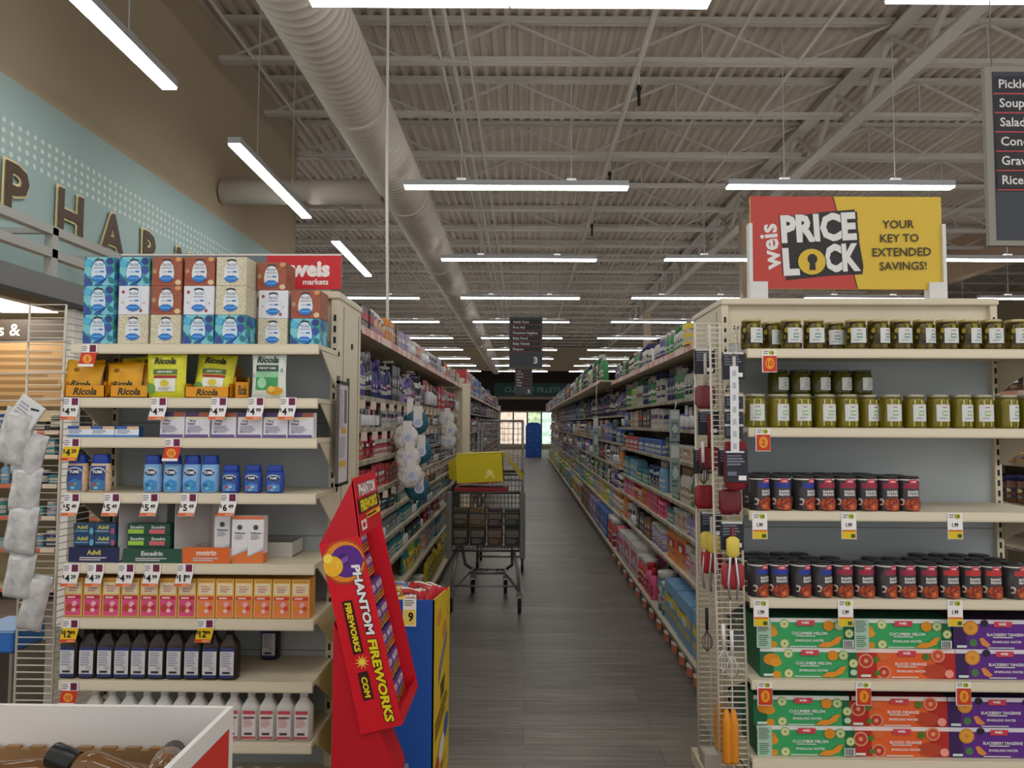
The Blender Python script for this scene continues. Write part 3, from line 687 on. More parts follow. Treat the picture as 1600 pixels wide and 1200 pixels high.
# peroxide and alcohol bottles
def sqbottle(name, cat, h, w, body, cap, lab):
    n = .74
    b = MB().lathe([(w / 2 * .9, 0), (w / 2, .006), (w / 2, h * .64), (w / 2 * .92, h * .69), (w * .2, h * .84), (w * .2, h * .88)], 20, body, sy=.8, sq=4)
    c = MB().lathe([(w * .22, h * .875), (w * .22, h * .99), (w * .2, h)], 16, cap)
    l = MB().dec(Frame((-w * .37, -w * .405, h * .1), (1, 0, 0), (0, 0, 1), w * .74, h * .52), lab, e0=.0005)
    return Proto(name, cat, [('bottle_body', b.mesh('body')), ('cap', c.mesh('cap')), ('label', l.mesh('label'))])
per = sqbottle('peroxide_bottle', 'peroxide bottle', .182, .068, M('#2e241f', .35), M('#241c18', .4), [('r', 0, 0, 1, 1, M('#d0cfd2')), ('r', 0, .88, 1, 1, M('#2f3a72')), ('r', 0, -.1, 1, 0, M('#2f3a72')), ('l', .1, .3, .85, .85, 6, M('#9fa0ae')), ('r', .2, .05, .75, .13, M('#33343c')), ('e', .7, .25, .18, .08, M('#b9b5b0'))])
for k, px in enumerate((111, 140.5, 168.5, 195, 221, 248, 276, 303.5, 331.5, 358.5)): stand(per, px, LS[6], 2.70, f'dark brown peroxide bottle, {ORD[k]} from the left on the seventh shelf', 'peroxide bottles')
for k, px in enumerate((129, 157, 184, 210, 237, 264)): stand(per, px, LS[6], 2.80, f'dark brown peroxide bottle in the back row, {ORD[k]} from the left on the seventh shelf', 'peroxide bottles')
stand(per, 423, LS[6], 2.93, 'lone dark brown peroxide bottle against the back panel of the seventh shelf', 'peroxide bottles')
alc = sqbottle('alcohol_bottle', 'alcohol bottle', .172, .066, M('#c6c3bd', .25), M('#d3d1cd', .4), [('r', 0, 0, 1, 1, M('#ded6d2')), ('r', .04, .86, .96, 1, M('#c25058')), ('r', 0, -.1, 1, 0, M('#bb5a5a')), ('l', .1, .35, .85, .8, 5, M('#d59a98')), ('r', .1, .7, .9, .76, M('#54484c')), ('r', .2, .06, .75, .15, M('#4a4448'))])
for k in range(13):
    px = 474 - 27.2 * (12 - k)
    stand(alc, px, LS[7], 2.70, f'clear rubbing alcohol bottle, {nth(13 - k)} from the right end of the eighth shelf', 'rubbing alcohol bottles')
lowc = Proto('white_cap_bottle', 'bottle', [('white_cap_bottle', MB().lathe([(.028, 0), (.03, .004), (.03, .06), (.016, .075), (.016, .095), (.014, .097)], 16, M('#cfccc6', .3)).mesh('white_cap_bottle'))])
for k, px in enumerate((372, 401, 433)): stand(lowc, px, .116, 2.70, f'low white bottle on the base shelf of the left endcap, {ORD[k]} from the left', 'low white bottles')
# poster strip on the side of the left endcap
hs = thing('hanging_flyer', 'framed paper flyer hanging on the side of the left endcap', 'flyer', (LX1 + .03, 2.9, 0))
p0, p1 = at(517, 600, 2.86), at(517, 755, 2.86)
fl = MB().box((-.004, -.07, p1.z), (.002, .09, p0.z), M('#cfc9cb'))
fl.dec(Frame((.002, -.07, p1.z), (0, 1, 0), (0, 0, 1), .16, p0.z - p1.z), [('l', .1, .55, .55, .95, 22, M('#9a8fa2')), ('r', .6, .6, .85, .95, M('#6d6a72')), ('r', .3, .5, .8, .56, M('#c99a3c')), ('l', .15, .25, .8, .47, 10, M('#a5a0a8')), ('r', .2, .16, .75, .22, M('#c9a52c'))]); fl.build('sheet', hs)
for a, b in ((-.072, -.066), (.086, .092)): MB().box((-.006, a, p1.z - .01), (.006, b, p0.z + .03), M('#5a5450')).build('side_rail', hs)
for z in (p0.z, p1.z - .012): MB().box((-.006, -.072, z), (.006, .092, z + .012), M('#2a2624')).build('clamp_bar', hs)
# weis sign behind the tissue boxes
ws = thing('store_sign', 'red and grey store name sign on top of the left endcap', 'sign', (0, 2.98, 0))
a, b = at(190, 398, 2.98), at(533, 452, 2.98)
RED = M('#c5282f', .45)
mb = MB().box((a.x, 0, b.z), (b.x, .01, a.z), M('#6d767c')).box((a.x, -.002, a.z - .004), (b.x, .012, a.z + .003), M('#d9d4cc'))
cx = at(417, 420, 2.98).x
mb.box((cx, -.003, b.z), (b.x, 0, a.z - .004), RED)
mb.dec(Frame((cx, -.003, b.z), (1, 0, 0), (0, 0, 1), b.x - cx, a.z - b.z), [('t', 'weis', .58, .58, .46, M('#ece6e4'), .62, .05), ('t', 'markets', .66, .21, .17, M('#ece6e4'), .48, .03)])
mb.build('panel', ws)
MB().box((a.x + .05, .01, 1.985), (a.x + .1, .02, a.z - .05), WHITE).box((b.x - .1, .01, 1.985), (b.x - .05, .02, a.z - .05), WHITE).build('bracket', ws)

# ================================================================== RIGHT ENDCAP GOODS
def jar(h, r, body, lid, lab, extra=()):
    b = MB().lathe([(r * .9, 0), (r * .97, .004), (r, .012), (r, h * .8), (r * .9, h * .87), (r * .84, h * .9)], 24, body, sq=3 if 0 else 0)
    c = MB().lathe([(r * .92, h * .895), (r * .93, h * .98), (r * .88, h), (.001, h)], 24, lid)
    l = MB(); fr = Frame((-r, -r, 0), (1, 0, 0), (0, 0, 1), 2 * r, h); l.dec(fr, lab, e0=.0006); l.cuts(11)
    for k, (x, y, z) in enumerate(l.v):
        an = x / r * 1.05; off = -(y + r); rr = r + off * 1.3
        l.v[k] = (math.sin(an) * rr, -math.cos(an) * rr, z)
    return Proto('pickle_jar', 'pickle jar', [('jar_body', b.mesh('body')), ('lid', c.mesh('lid')), ('label', l.mesh('label'))])
GLASS1 = noise_mat('chipjar', [(.0, '#6d6420'), (.3, '#6a5c18'), (.55, '#453a12'), (.8, '#2c260e')], ns=38, kind='vor', rough=.08)
GLASS2 = noise_mat('spearjar', [(.3, '#5a5212'), (.5, '#7d711a'), (.7, '#5f5e1a')], scale=(7, 7, .6), ns=5, rough=.08)
GLASS3 = noise_mat('darkspear', [(.3, '#38360f'), (.5, '#524e15'), (.7, '#3f4a18')], scale=(7, 7, .6), ns=5, rough=.08)
LID1, LID2 = M('#b9a978', .3, .5), M('#a9a58c', .3, .5)
PC = [('e', -.1 + .0, .2, .09, .07, M('#a39a2c')), ('e', .1, .62, .09, .08, M('#a08f22')), ('e', .0, .4, .08, .07, M('#7d7a22'))]
def jlab(c, dx=0): return [('r', .17 + dx, .2, .85 + dx, .7, M('#d5d8d6')), ('t', 'weis', .5 + dx, .62, .05, M('#b04a52'), .2, .03), ('r', .4 + dx, .36, .64 + dx, .52, M(c)), ('r', .42 + dx, .42, .62 + dx, .46, M('#dfe3e0')), ('l', .3 + dx, .26, .7 + dx, .33, 1, M('#a9b2b0'))]
def chip(dx): return PC + [('e', .98, .3, .08, .07, M('#9a8d24')), ('e', .92, .74, .1, .07, M('#958820')), ('e', .55, .76, .1, .06, M('#8d8524'))] + jlab('#7f9d9a', dx)
J1 = [jar(.12, .0415, GLASS1, LID1, chip(dx)) for dx in (0, .22, -.1)]
J2 = [jar(.133, .042, GLASS2, LID2, jlab('#9dbb8a', dx) + [('r', .34, .7, .4, .84, M('#c9c46a')), ('r', .6, .7, .66, .84, M('#c9c46a')), ('r', .3, .05, .36, .2, M('#b9b45a')), ('r', .58, .06, .66, .2, M('#a5a14a'))]) for dx in (0, .12)]
J3 = [jar(.105, .042, GLASS3, M('#4d5048', .35, .5), jlab('#8fae94', .2)) ]
for k, px in enumerate((1174, 1205, 1236, 1272, 1304, 1337, 1372, 1407, 1443, 1479, 1514, 1549, 1588)):
    stand(J1[(1, 1, 0, 0, 2, 0, 1, 0, 1, 0, 1, 0, 0)[k]], px, RS[0], 2.97 + (.07 if k in (1, 4) else 0), f'jar of pickle chips, {nth(k + 1)} from the left on the right endcap top shelf', 'jars of pickle chips', rz=(k * 7 % 5 - 2) * .05)
for k, px in enumerate((1181, 1216, 1252, 1289, 1324, 1357, 1392, 1429, 1466, 1502, 1535, 1573, 1609)):
    stand(J2[k % 2], px, RS[1], 2.975 + (.04 if k == 5 else 0), f'jar of pickle spears, {nth(k + 1)} from the left in the second shelf front row', 'jars of pickle spears', rz=(k * 5 % 7 - 3) * .04)
for k, px in enumerate((1216, 1249, 1281, 1314, 1346)):
    stand(J2[1], px, RS[1], 3.118, f'jar of pickle spears in the back row, {ORD[k]} of five under the stacked jars', 'jars of pickle spears')
    stand(J3[0], px, RS[1] + .1345, 3.118, f'dark pickle jar stacked on the second shelf back row, {ORD[k]} from the left', 'stacked dark pickle jars')
# bean cans
BEANS = noise_mat('beans', [(.0, '#7a2e1c'), (.35, '#b5532f'), (.6, '#8f3a22'), (.85, '#d0754a')], ns=95, kind='cells', interp='CONSTANT')
def can(c, rot):
    h, r = .135, .0395
    b = MB().lathe([(r * .97, 0), (r, .003), (r, h * .88)], 24, M('#332f31', .35))
    t = MB().lathe([(r * 1.0, h * .88), (r, h * .93)], 24, M('#d9d6d2', .35))
    lid = MB().lathe([(r * 1.01, h * .93), (r * 1.01, h * .985), (r * .95, h), (.001, h * .995)], 24, M('#2b2a2b', .3))
    l = MB(); fr = Frame((-r, -r, 0), (1, 0, 0), (0, 0, 1), 2 * r, h)
    l.dec(fr, [('r', .1, .02, .9, .86, M('#46454a')), ('r', .14, .66, .92, .8, M(c)), ('r', .36, .8, .7, .92, M('#cc4452')), ('t', 'weis', .53, .86, .05, TW, .2, .03), ('t', 'BAKED', .53, .56, .075, M('#e0dcd8'), .46, .04), ('t', 'BEANS', .53, .47, .075, M('#e0dcd8'), .46, .04), ('e', .06, .26, .14, .1, M('#c9c4bc')), ('e', .04, .25, .08, .06, M('#33302e')), ('e', .56, .2, .42, .19, BEANS)], e0=.0006); l.cuts(13)
    for k, (x, y, z) in enumerate(l.v):
        an = x / r * 1.15 + rot; off = -(y + r); rr = r + off * 1.3; l.v[k] = (math.sin(an) * rr, -math.cos(an) * rr, z)
    return Proto('bean_can', 'bean can', [('can_body', b.mesh('body')), ('rim_band', t.mesh('band')), ('lid', lid.mesh('lid')), ('label', l.mesh('label'))])
CB = {c: [can(h, r) for r in (0, .45)] for c, h in (('b', '#2e3f9a'), ('m', '#9a2f48'), ('r', '#c03a3c'))}
CN = {'b': 'blue banded', 'm': 'maroon banded', 'r': 'red banded'}
row3 = [(1186, 'b', 1), (1220, 'b', 0), (1256, 'b', 1), (1288, 'm', 0), (1321, 'm', 0), (1354, 'm', 0), (1387, 'm', 0), (1419, 'm', 0)]
for k, (px, c, q) in enumerate(row3): stand(CB[c][q], px, RS[2], 2.975, f'{CN[c]} can of baked beans, {nth(k + 1)} from the left, third shelf of right endcap', 'cans of baked beans on the third shelf')
for rr in (1, 2):
    for k, (px, c, q) in enumerate(row3[:8]):
        if rr == 2 and k > 6: continue
        x = (px - 820) * 2.975 / (2.975 + .09 * rr) + 820 - 4 * rr
        stand(CB[c][q], x, RS[2], 2.975 + .09 * rr, f'{CN[c]} bean can, {nth(k + 1)} from the left, {("", "second", "third")[rr]} row back, third shelf', 'cans of baked beans on the third shelf')
row4 = [(1184, 'b', 1), (1216, 'b', 0), (1250, 'b', 1), (1283, 'b', 1), (1316, 'm', 0), (1349, 'm', 0), (1383, 'm', 1), (1414, 'm', 0), (1447, 'm', 0), (1481, 'r', 0), (1515, 'r', 0), (1547, 'r', 0), (1582, 'r', 1)]
for k, (px, c, q) in enumerate(row4): stand(CB[c][q], px, RS[3], 2.975, f'{CN[c]} can of baked beans, {nth(k + 1)} from the left, fourth shelf of right endcap', 'cans of baked beans on the fourth shelf')
for k, (px, c, q) in enumerate(row4):
    if k in (5, ): continue
    x = (px - 820) * 2.975 / 3.065 + 816
    stand(CB[c][q], x, RS[3], 3.065, f'{CN[c]} bean can, {nth(k + 1)} from the left, second row back, fourth shelf', 'cans of baked beans on the fourth shelf')
    if k < 4 or k > 8:
        stand(CB[c][q], (px - 820) * 2.975 / 3.155 + 812, RS[3], 3.155, f'{CN[c]} bean can, {nth(k + 1)} from the left, third row back, fourth shelf', 'cans of baked beans on the fourth shelf')
# sparkling water packs
SODA = {}
def citrus(u, v, r, a, b, ar=3.2): return [('e', u, v, r, r * ar, M(a)), ('e', u, v, r * .8, r * .8 * ar, M(b)), ('e', u, v, r * .3, r * .3 * ar, M(a))]
def soda(kind, variant=0):
    w, d, h = .38, .2, .114
    if kind == 'g':
        side, body = '#1f5f40', '#3aa361'
        ops = [('r', 0, 0, 1, 1, M('#1f6a45')), ('r', .14, 0, .9, .86, M(body)), ('r', 0, .86, 1, 1, M('#dfe3dc'))]
        ops += [('e', .12, .6, .085, .2, M('#d98a22')), ('e', .16, .5, .06, .14, M('#e29a2c')), ('e', .17, .1, .045, .12, M('#d99024'))]
        ops += citrus(.29, .8, .05, '#8fae5a', '#d5d9a5') + citrus(.29, .14, .05, '#8fae5a', '#d5d9a5') + citrus(.85, .76, .052, '#7f9f52', '#c5cf9a') + citrus(.95, .5, .048, '#8fae5a', '#d5d9a5')
        ops += [('e', .74, .76, .055, .17, M('#d98a22')), ('p', [(.62, .05), (.74, .03), (.84, .16), (.88, .42), (.82, .38), (.76, .22), (.68, .2)], M('#e0902a')), ('e', .95, .2, .035, .1, M('#a9d8b8'))]
        t1 = 'CUCUMBER MELON'
        nm = 'green'
    elif kind == 'r':
        side, body = '#8a1f2a', '#e0612a'
        ops = [('r', 0, 0, 1, 1, M('#b52c24')), ('r', .2, 0, .8, .86, M(body)), ('r', 0, .86, 1, 1, M('#ecd9d4'))]
        ops += citrus(.09, .58, .075, '#e09a72', '#b83a30') + citrus(.27, .2, .07, '#e09a72', '#b83a30') + [('p', [(.2, .84), (.34, .84), (.32, .62), (.24, .6)], M('#d96a3a')), ('e', .19, .62, .03, .1, M('#4d7a2e')), ('e', .2, .18, .03, .09, M('#4d7a2e')), ('e', .79, .26, .12, .24, M('#b5432a')), ('e', .7, .74, .035, .12, M('#4d7a2e'))] + citrus(.82, .78, .07, '#e09a72', '#cf4f36') + [('e', .93, .18, .045, .14, M('#ef9a8a'))]
        t1 = 'BLOOD ORANGE'; nm = 'red orange'
    else:
        side, body = '#35204a', '#5f2b86'
        ops = [('r', 0, 0, 1, 1, M('#3d2258')), ('r', .14, 0, .9, .86, M(body)), ('r', 0, .86, 1, 1, M('#d9d3dc'))]
        ops += citrus(.18, .72, .078, '#d08a2a', '#e09c3c') + [('e', .32, .88, .042, .12, M('#2a2438')), ('e', .8, .85, .04, .12, M('#2a2438')), ('e', .2, .22, .04, .13, M('#4d7a4a')), ('p', [(.26, .36), (.3, .4), (.38, .14), (.34, .08), (.29, .14)], M('#d98a4a')), ('e', .95, .4, .07, .22, M('#d08a3a'))]
        t1 = 'BLACKBERRY TANGERINE'; nm = 'purple'
    ops += [('p', [(.41, .76), (.42, .94), (.6, .94), (.59, .76)], M('#cf4050')), ('t', 'weis', .5, .87, .1, TW, .14, .03), ('t', t1, .54, .5, .1, TW, .4, .015), ('l', .4, .38, .68, .44, 1, M('#cfd8d0')), ('t', 'SPARKLING WATER', .54, .26, .08, TW, .36, .01), ('l', .34, .03, .72, .09, 1, M('#d5dcd6')), ('r', .03, .06, .13, .14, M('#cfe0d6'))]
    if variant: ops += [('r', 0, .0, .15, .98, M('#a9c9b2')), ('l', .015, .55, .135, .95, 7, M('#6a7a70')), ('l', .02, .05, .13, .45, 6, M('#5f8a70')), ('r', .88, .04, .99, .3, M('#d5d8d2'))] + [('r', .89 + k * .018, .06, .9 + k * .018, .28, M('#44484a')) for k in range(5)]
    mb = MB().box((-w / 2, 0, 0), (w / 2, d, h), M(side), .003).dec(front(w, h), ops)
    return Proto('sparkling_water_pack', 'drink pack', [('sparkling_water_pack', mb.mesh('sparkling_water_pack'))]), nm
SP = {k: soda(k[0], len(k) > 1) for k in ('g', 'gv', 'r', 'p')}
for k, (si, lv, px, c) in enumerate(((4, 1, 1257.5, 'gv'), (4, 1, 1410, 'gv'), (4, 1, 1566, 'p'), (4, 0, 1264, 'g'), (4, 0, 1416, 'r'), (4, 0, 1569, 'p'), (5, 1, 1254, 'g'), (5, 1, 1404, 'r'), (5, 1, 1557, 'p'), (5, 0, 1259, 'gv'), (5, 0, 1408, 'r'), (5, 0, 1560, 'p'))):
    pr, nm = SP[c]
    stand(pr, px, RS[si] + lv * .1145, 2.955, f'{nm} pack of sparkling water, {("lower", "upper")[lv]} layer, {ORD[k % 3]} from the left on the {("fifth", "lowest")[si - 4]} shelf', 'sparkling water packs')
# price lock sign
sx0, sx1 = at(1177, 400, 3.3), at(1482, 400, 3.3)
z0, z1 = at(1330, 449, 3.3).z, at(1330, 303, 3.3).z
ps = thing('price_sign', 'red and yellow sign with a padlock standing on top of the right endcap', 'sign', ((sx0.x + sx1.x) / 2, 3.34, z0), math.radians(1.0))
W, H = sx1.x - sx0.x, z1 - z0
YEL = M('#d3b23c', .5); SRED = M('#b8433c', .5); INK = M('#2d2a2c')
mb = MB().box((-W / 2, 0, 0), (W / 2, .015, H), YEL)
mb.poly([(-W / 2, -.001, 0), (.05 * W, -.001, 0), (-.07 * W, -.001, H), (-W / 2, -.001, H)], SRED)
mb.poly([(.05 * W, -.0012, 0), (.056 * W, -.0012, 0), (-.064 * W, -.0012, H), (-.07 * W, -.0012, H)], INK)
fr = Frame((-W / 2, -.0015, 0), (1, 0, 0), (0, 0, 1), W, H)
WL = M('#dcdcda')
aa = .05
mb.dec(fr, [('t', 'weis', .1, .45, .19, WL, .34, .025, 0, PI / 2 + .1),
            ('p', [(.155, .76), (.38, .83), (.545, .86), (.56, .68), (.565, .52), (.585, .25), (.58, .16), (.4, .14), (.18, .09), (.165, .35), (.16, .55)], INK),
            ('t', 'PRICE', .358, .655, .33, INK, .41, .09, 0, aa), ('t', 'PRICE', .354, .66, .31, WL, .395, .05, 0, aa),
            ('t', 'L', .21, .29, .3, INK, .1, .09, 0, aa), ('t', 'L', .207, .29, .3, WL, .085, .05, 0, aa), ('t', 'CK', .475, .335, .33, INK, .2, .09, 0, aa), ('t', 'CK', .475, .335, .31, WL, .185, .05, 0, aa),
            ('e', .315, .29, .077, .15, INK), ('e', .315, .29, .072, .14, YEL), ('e', .318, .32, .026, .055, INK), ('p', [(.305, .3), (.331, .3), (.335, .2), (.301, .2)], INK),
            ('t', 'YOUR', .77, .7, .088, INK, .3, .01, 0, .02), ('t', 'KEY TO', .775, .55, .088, INK, .3, .01, 0, .02), ('t', 'EXTENDED', .785, .4, .088, INK, .33, .01, 0, .02), ('t', 'SAVINGS!', .79, .25, .088, INK, .3, .01, 0, .02)])
mb.build('board', ps)
for s in (-1, 1):
    MB().box((s * (W / 2 + .004) - .008, -.012, 2.02 - z0), (s * (W / 2 + .004) + .008, .025, H * .7), M('#d6d6d4')).box((s * (W / 2 - .03) - .04, -.015, 2.02 - z0), (s * (W / 2 - .03) + .04, .03, .03), M('#d6d6d4')).build('clip', ps)
# ================================================================== FLOOR DISPLAYS AT THE AISLE MOUTH
DR_ = M('#d21626', .4); DRD = M('#bd1424', .5)
Y1, Y2 = 2.2, 2.52
A_, B_, C_, D_ = [at(px, py, Y1) for px, py in ((498.6, 851.6), (560, 833), (627, 1131), (564, 1148))]
e1 = (A_ - D_); TL = e1.length; e1.normalize()
e2 = (B_ - A_); e2 = (e2 - e1 * e2.dot(e1)); TD = .125; e2.normalize(); e3 = Vector((0, 1, 0))
e2.y = 0; e1.y = 0; e1.normalize(); e2 = (e2 - e1 * e2.dot(e1)).normalized()
fw = thing('fireworks_display', 'tall red cardboard fireworks display leaning at the aisle mouth', 'display', (D_.x, Y1, 0))
TX = Matrix(((e2.x, 0, e1.x, D_.x - D_.x), (0, 1, 0, 0), (e2.z, 0, e1.z, D_.z), (0, 0, 0, 1)))   # tray space: x depth, y width, z along the tray
TW_ = Y2 - Y1
mb = MB()
for y in (0, TW_ - .006): mb.box((0, y, 0), (TD, y + .006, TL), DR_, 0, TX)
mb.box((0, .006, 0), (.006, TW_ - .006, TL), DRD, 0, TX).box((0, .006, 0), (TD * .9, TW_ - .006, .006), DR_, 0, TX).box((TD - .006, .006, 0), (TD, TW_ - .006, .03), DR_, 0, TX)
mb.build('tray', fw)
mb = MB()
q = [TX @ Vector(p) for p in ((0, .0, TL), (TD, .0, TL), (TD + .015, .0, TL + .165))]
mb.add([q[0], q[1], q[2], q[0] + Vector((0, .005, 0)), q[1] + Vector((0, .005, 0)), q[2] + Vector((0, .005, 0))], [(0, 1, 2), (5, 4, 3), (0, 3, 4, 1), (1, 4, 5, 2), (2, 5, 3, 0)], DRD)
q2 = [p + Vector((0, TW_ - .006, 0)) for p in q]
mb.add([q2[0], q2[1], q2[2], q2[0] + Vector((0, .005, 0)), q2[1] + Vector((0, .005, 0)), q2[2] + Vector((0, .005, 0))], [(0, 1, 2), (5, 4, 3), (0, 3, 4, 1), (1, 4, 5, 2), (2, 5, 3, 0)], DRD)
HX = TX @ Matrix.Translation((TD, 0, TL)) @ Matrix.Rotation(.09, 4, 'Y')
mb.box((-.004, 0, -.005), (.003, TW_, .17), DR_, 0, HX)
hd = MB(); hd.dec(Frame((.0035, 0, 0), (0, 1, 0), (0, 0, 1), TW_, .165), [('t', 'PHANTOM', .5, .78, .26, BLACK, .94, .09), ('t', 'PHANTOM', .5, .78, .24, M('#e6e2e0'), .9, .05), ('r', .04, .36, .96, .62, BLACK), ('t', 'FIREWORKS', .5, .49, .22, M('#e8d21c'), .88, .05), ('r', .3, .22, .96, .32, M('#e0bf2c')), ('l', .33, .23, .93, .31, 1, M('#7a2018')), ('r', .04, .06, .26, .24, M('#e3d9d4')), ('e', .15, .15, .06, .05, M('#c4121f'))])
b0 = len(mb.v)
for m_, f_, v_ in ((hd.m, hd.f, hd.v),):
    for fc, mi in zip(f_, m_): mb.add([HX @ Vector(v_[k]) for k in fc], [tuple(range(len(fc)))], hd.mats[mi])
mb.build('header', fw)
mb = MB()
sf = Frame(TX @ Vector((0, -.001, 0)), TX.to_3x3() @ Vector((1, 0, 0)), TX.to_3x3() @ Vector((0, 0, 1)), TD, TL)
sf.n = Vector((0, -1, 0))
GOLD = M('#d9a52c'); PUR = M('#5a2a86')
an = -PI / 2
asp = TL / TD
def cir(u, v, r, c): return ('e', u, v, r / TD, r / TL, c)
mb.dec(sf, [cir(.5, .885, .066, M('#8a6a1c')), cir(.5, .885, .063, DR_), cir(.5, .885, .06, M('#e08a24')), cir(.56, .885, .048, PUR), ('p', [(.3, .93), (.6, .955), (.9, .92), (.98, .87), (.8, .83), (.6, .8), (.45, .83), (.5, .88)], PUR), cir(.5, .9, .016, M('#3f1d66')), ('p', [(.4, .9), (.62, .915), (.6, .885), (.44, .875)], M('#7d4fae')), cir(.22, .875, .03, M('#efb52a')), cir(.14, .92, .014, M('#f7d95a')), ('p', [(.3, .855), (.42, .875), (.42, .9), (.3, .9)], M('#f0c040'))])
def vtext(mbx, s, u, v0, v1, size, cols, bolds):
    """lettering that runs down the panel from v0 to v1 (metres along), size in metres"""
    e = .0012
    for c, bo in zip(cols, bolds):
        v, f, x0, x1, y0, y1 = text_geo(s, bo, .12)
        L = v0 - v1; sx = L / (x1 - x0); sy = size / (y1 - y0)
        if bo > .05: sx *= 1.02; sy *= 1.14
        pts = []
        for a, b in v:
            a = (a - (x0 + x1) / 2) * sx; b = (b - (y0 + y1) / 2) * sy
            pts.append(sf.o + sf.u * (u + b) + sf.v * ((v0 + v1) / 2 - a) + sf.n * e)
        mbx.add(pts, f, c); e += .0006
Lm = TL
vtext(mb, 'PHANTOM', TD * .74, Lm * .86, Lm * .485, .026, (BLACK, M('#e9e6e4')), (.1, .045))
vtext(mb, 'FIREWORKS', TD * .74, Lm * .465, Lm * .03, .027, (BLACK, M('#e8cf1c')), (.1, .045))
def vbox(v0, v1, u, hw, c):
    mb.poly([sf.o + sf.u * (u - hw) + sf.v * v1 + sf.n * .0009, sf.o + sf.u * (u + hw) + sf.v * v1 + sf.n * .0009, sf.o + sf.u * (u + hw) + sf.v * v0 + sf.n * .0009, sf.o + sf.u * (u - hw) + sf.v * v0 + sf.n * .0009], c)
vbox(Lm * .685, Lm * .405, TD * .36, .0155, M('#3a1512')); vbox(Lm * .31, Lm * .165, TD * .36, .0155, M('#3a1512'))
vtext(mb, 'FIREWORKS', TD * .36, Lm * .675, Lm * .415, .018, (M('#e8cf1c'),), (.045,))
vtext(mb, 'COM', TD * .36, Lm * .285, Lm * .175, .018, (M('#e8cf1c'),), (.045,))
st = []
for k in range(20):
    r = (.022 if k % 2 == 0 else .008); a = k * PI / 10; st.append(sf.o + sf.u * (TD * .4 + r * math.cos(a)) + sf.v * (Lm * .36 + r * math.sin(a)) + sf.n * .0016)
mb.poly(st, M('#f0d050')); mb.dec(Frame(sf.o + sf.u * (TD * .3) + sf.v * (Lm * .33) + sf.n * .0012, sf.u, sf.v, .03, .03), [('e', .5, .6, .2, .2, BLACK), ('p', [(0, 0), (.2, 0), (.5, .5), (.4, .6)], M('#b9b3b0'))]) if 0 else None
mb.build('printed_side', fw)
bx0, bx1 = at(517, 1150, Y1).x - D_.x, at(621, 1150, Y1).x - D_.x
MB().box((bx0, .01, 0), (bx1, .14, .42), DRD).prism([(bx0, .42), (bx1, .42), (bx0 + .045, .78), (bx0, .86)], .01, .14, DRD).build('base', fw)
MB().box((bx1 + .002, .01, 0), (bx1 + .012, .14, .40), M('#8f8a96', .15)).build('clear_guard', fw)
# firecracker packs in the tray
pk = MB().box((0, 0, 0), (.05, .096, .07), M('#4d3a72'), .003)
pk.dec(Frame((.05, 0, 0), (0, 1, 0), (0, 0, 1), .096, .07), [('r', .03, .05, .97, .4, M('#c9a03a')), ('r', .03, .42, .97, .95, M('#6a3fa0')), ('l', .1, .1, .9, .38, 2, M('#7a3a2c')), ('t', 'PHANTOM', .5, .7, .3, M('#e2dcd0'), .85, .04), ('e', .8, .25, .1, .16, M('#b5502c'))])
pk.dec(Frame((0, 0, 0), (1, 0, 0), (0, 0, 1), .05, .07), [('r', .1, .1, .9, .45, M('#c9953a')), ('r', .1, .5, .9, .92, M('#7a4fae'))])
pkm = pk.mesh('firework_pack')
fwl = fw.location
for r in range(7):
    for c in range(3):
        o = mobj('firework_pack', pkm); o.matrix_world = Matrix.Translation(fwl) @ TX @ Matrix.Translation((.008 + (.028 if r < 5 else .012), .008 + c * .1, .008 + r * (TL - .01) / 7))
        tag(o, f'purple and gold firework pack, {ORD[r]} row up, {ORD[c]} from front, red tray', 'firework pack', 'firework packs in the red display')
# blue and yellow candy bin
mx0, mx1, my0, my1 = -.655, -.325, 2.70, 3.27
BLU = M('#2250a0', .45); YLW = M('#e0bd1e', .45)
md = thing('candy_bin', 'blue fronted candy floor bin with yellow side behind the fireworks display', 'display', ((mx0 + mx1) / 2, my0, 0))
hw = (mx1 - mx0) / 2; dp = my1 - my0
zf, zb = .815, .74
S_ = Matrix(((0, 1, 0, 0), (1, 0, 0, 0), (0, 0, 1, 0), (0, 0, 0, 1)))
mb = MB().box((-hw, 0, 0), (hw, .006, zf), BLU)
mb.dec(front(2 * hw, zf), [('t', "m&m's", .84, .18, .05, M('#e8d9b0'), .14, .03, .1)]) if 0 else None
mb.build('front_panel', md)
side = MB().prism([(0, 0), (dp, 0), (dp, zb), (0, zf)], hw - .006, hw, YLW, xf=S_)
side.dec(Frame((hw, 0, 0), (0, 1, 0), (0, 0, 1), dp, zb), [('e', .3, .96, .12, .04, M('#d98a3a')), ('e', .6, .84, .14, .045, M('#cf8a2a')), ('p', [(.25, .62), (.75, .74), (.78, .82), (.3, .7)], M('#6d5a86')), ('p', [(.35, .66), (.7, .75), (.7, .78), (.35, .69)], M('#a08fb8')), ('t', 'TRY', .52, .55, .09, M('#4a3a10'), .6, .06, .1), ('l', .1, .38, .9, .48, 3, M('#7a5f14')), ('e', .75, .28, .14, .06, M('#3a62a8')), ('e', .45, .25, .17, .06, M('#e3d9c4')), ('e', .22, .22, .1, .05, M('#b5382c')), ('e', .5, .14, .07, .025, M('#b5782a')), ('e', .75, .1, .07, .025, M('#e6cf6a')), ('e', .42, .05, .06, .03, M('#9a6a20')), ('e', .85, .9, .05, .02, M('#f0dc7a'))])
side.build('side_panel', md)
MB().prism([(0, 0), (dp, 0), (dp, zb), (0, zf)], -hw, -hw + .006, YLW, xf=S_).build('side_panel', md)
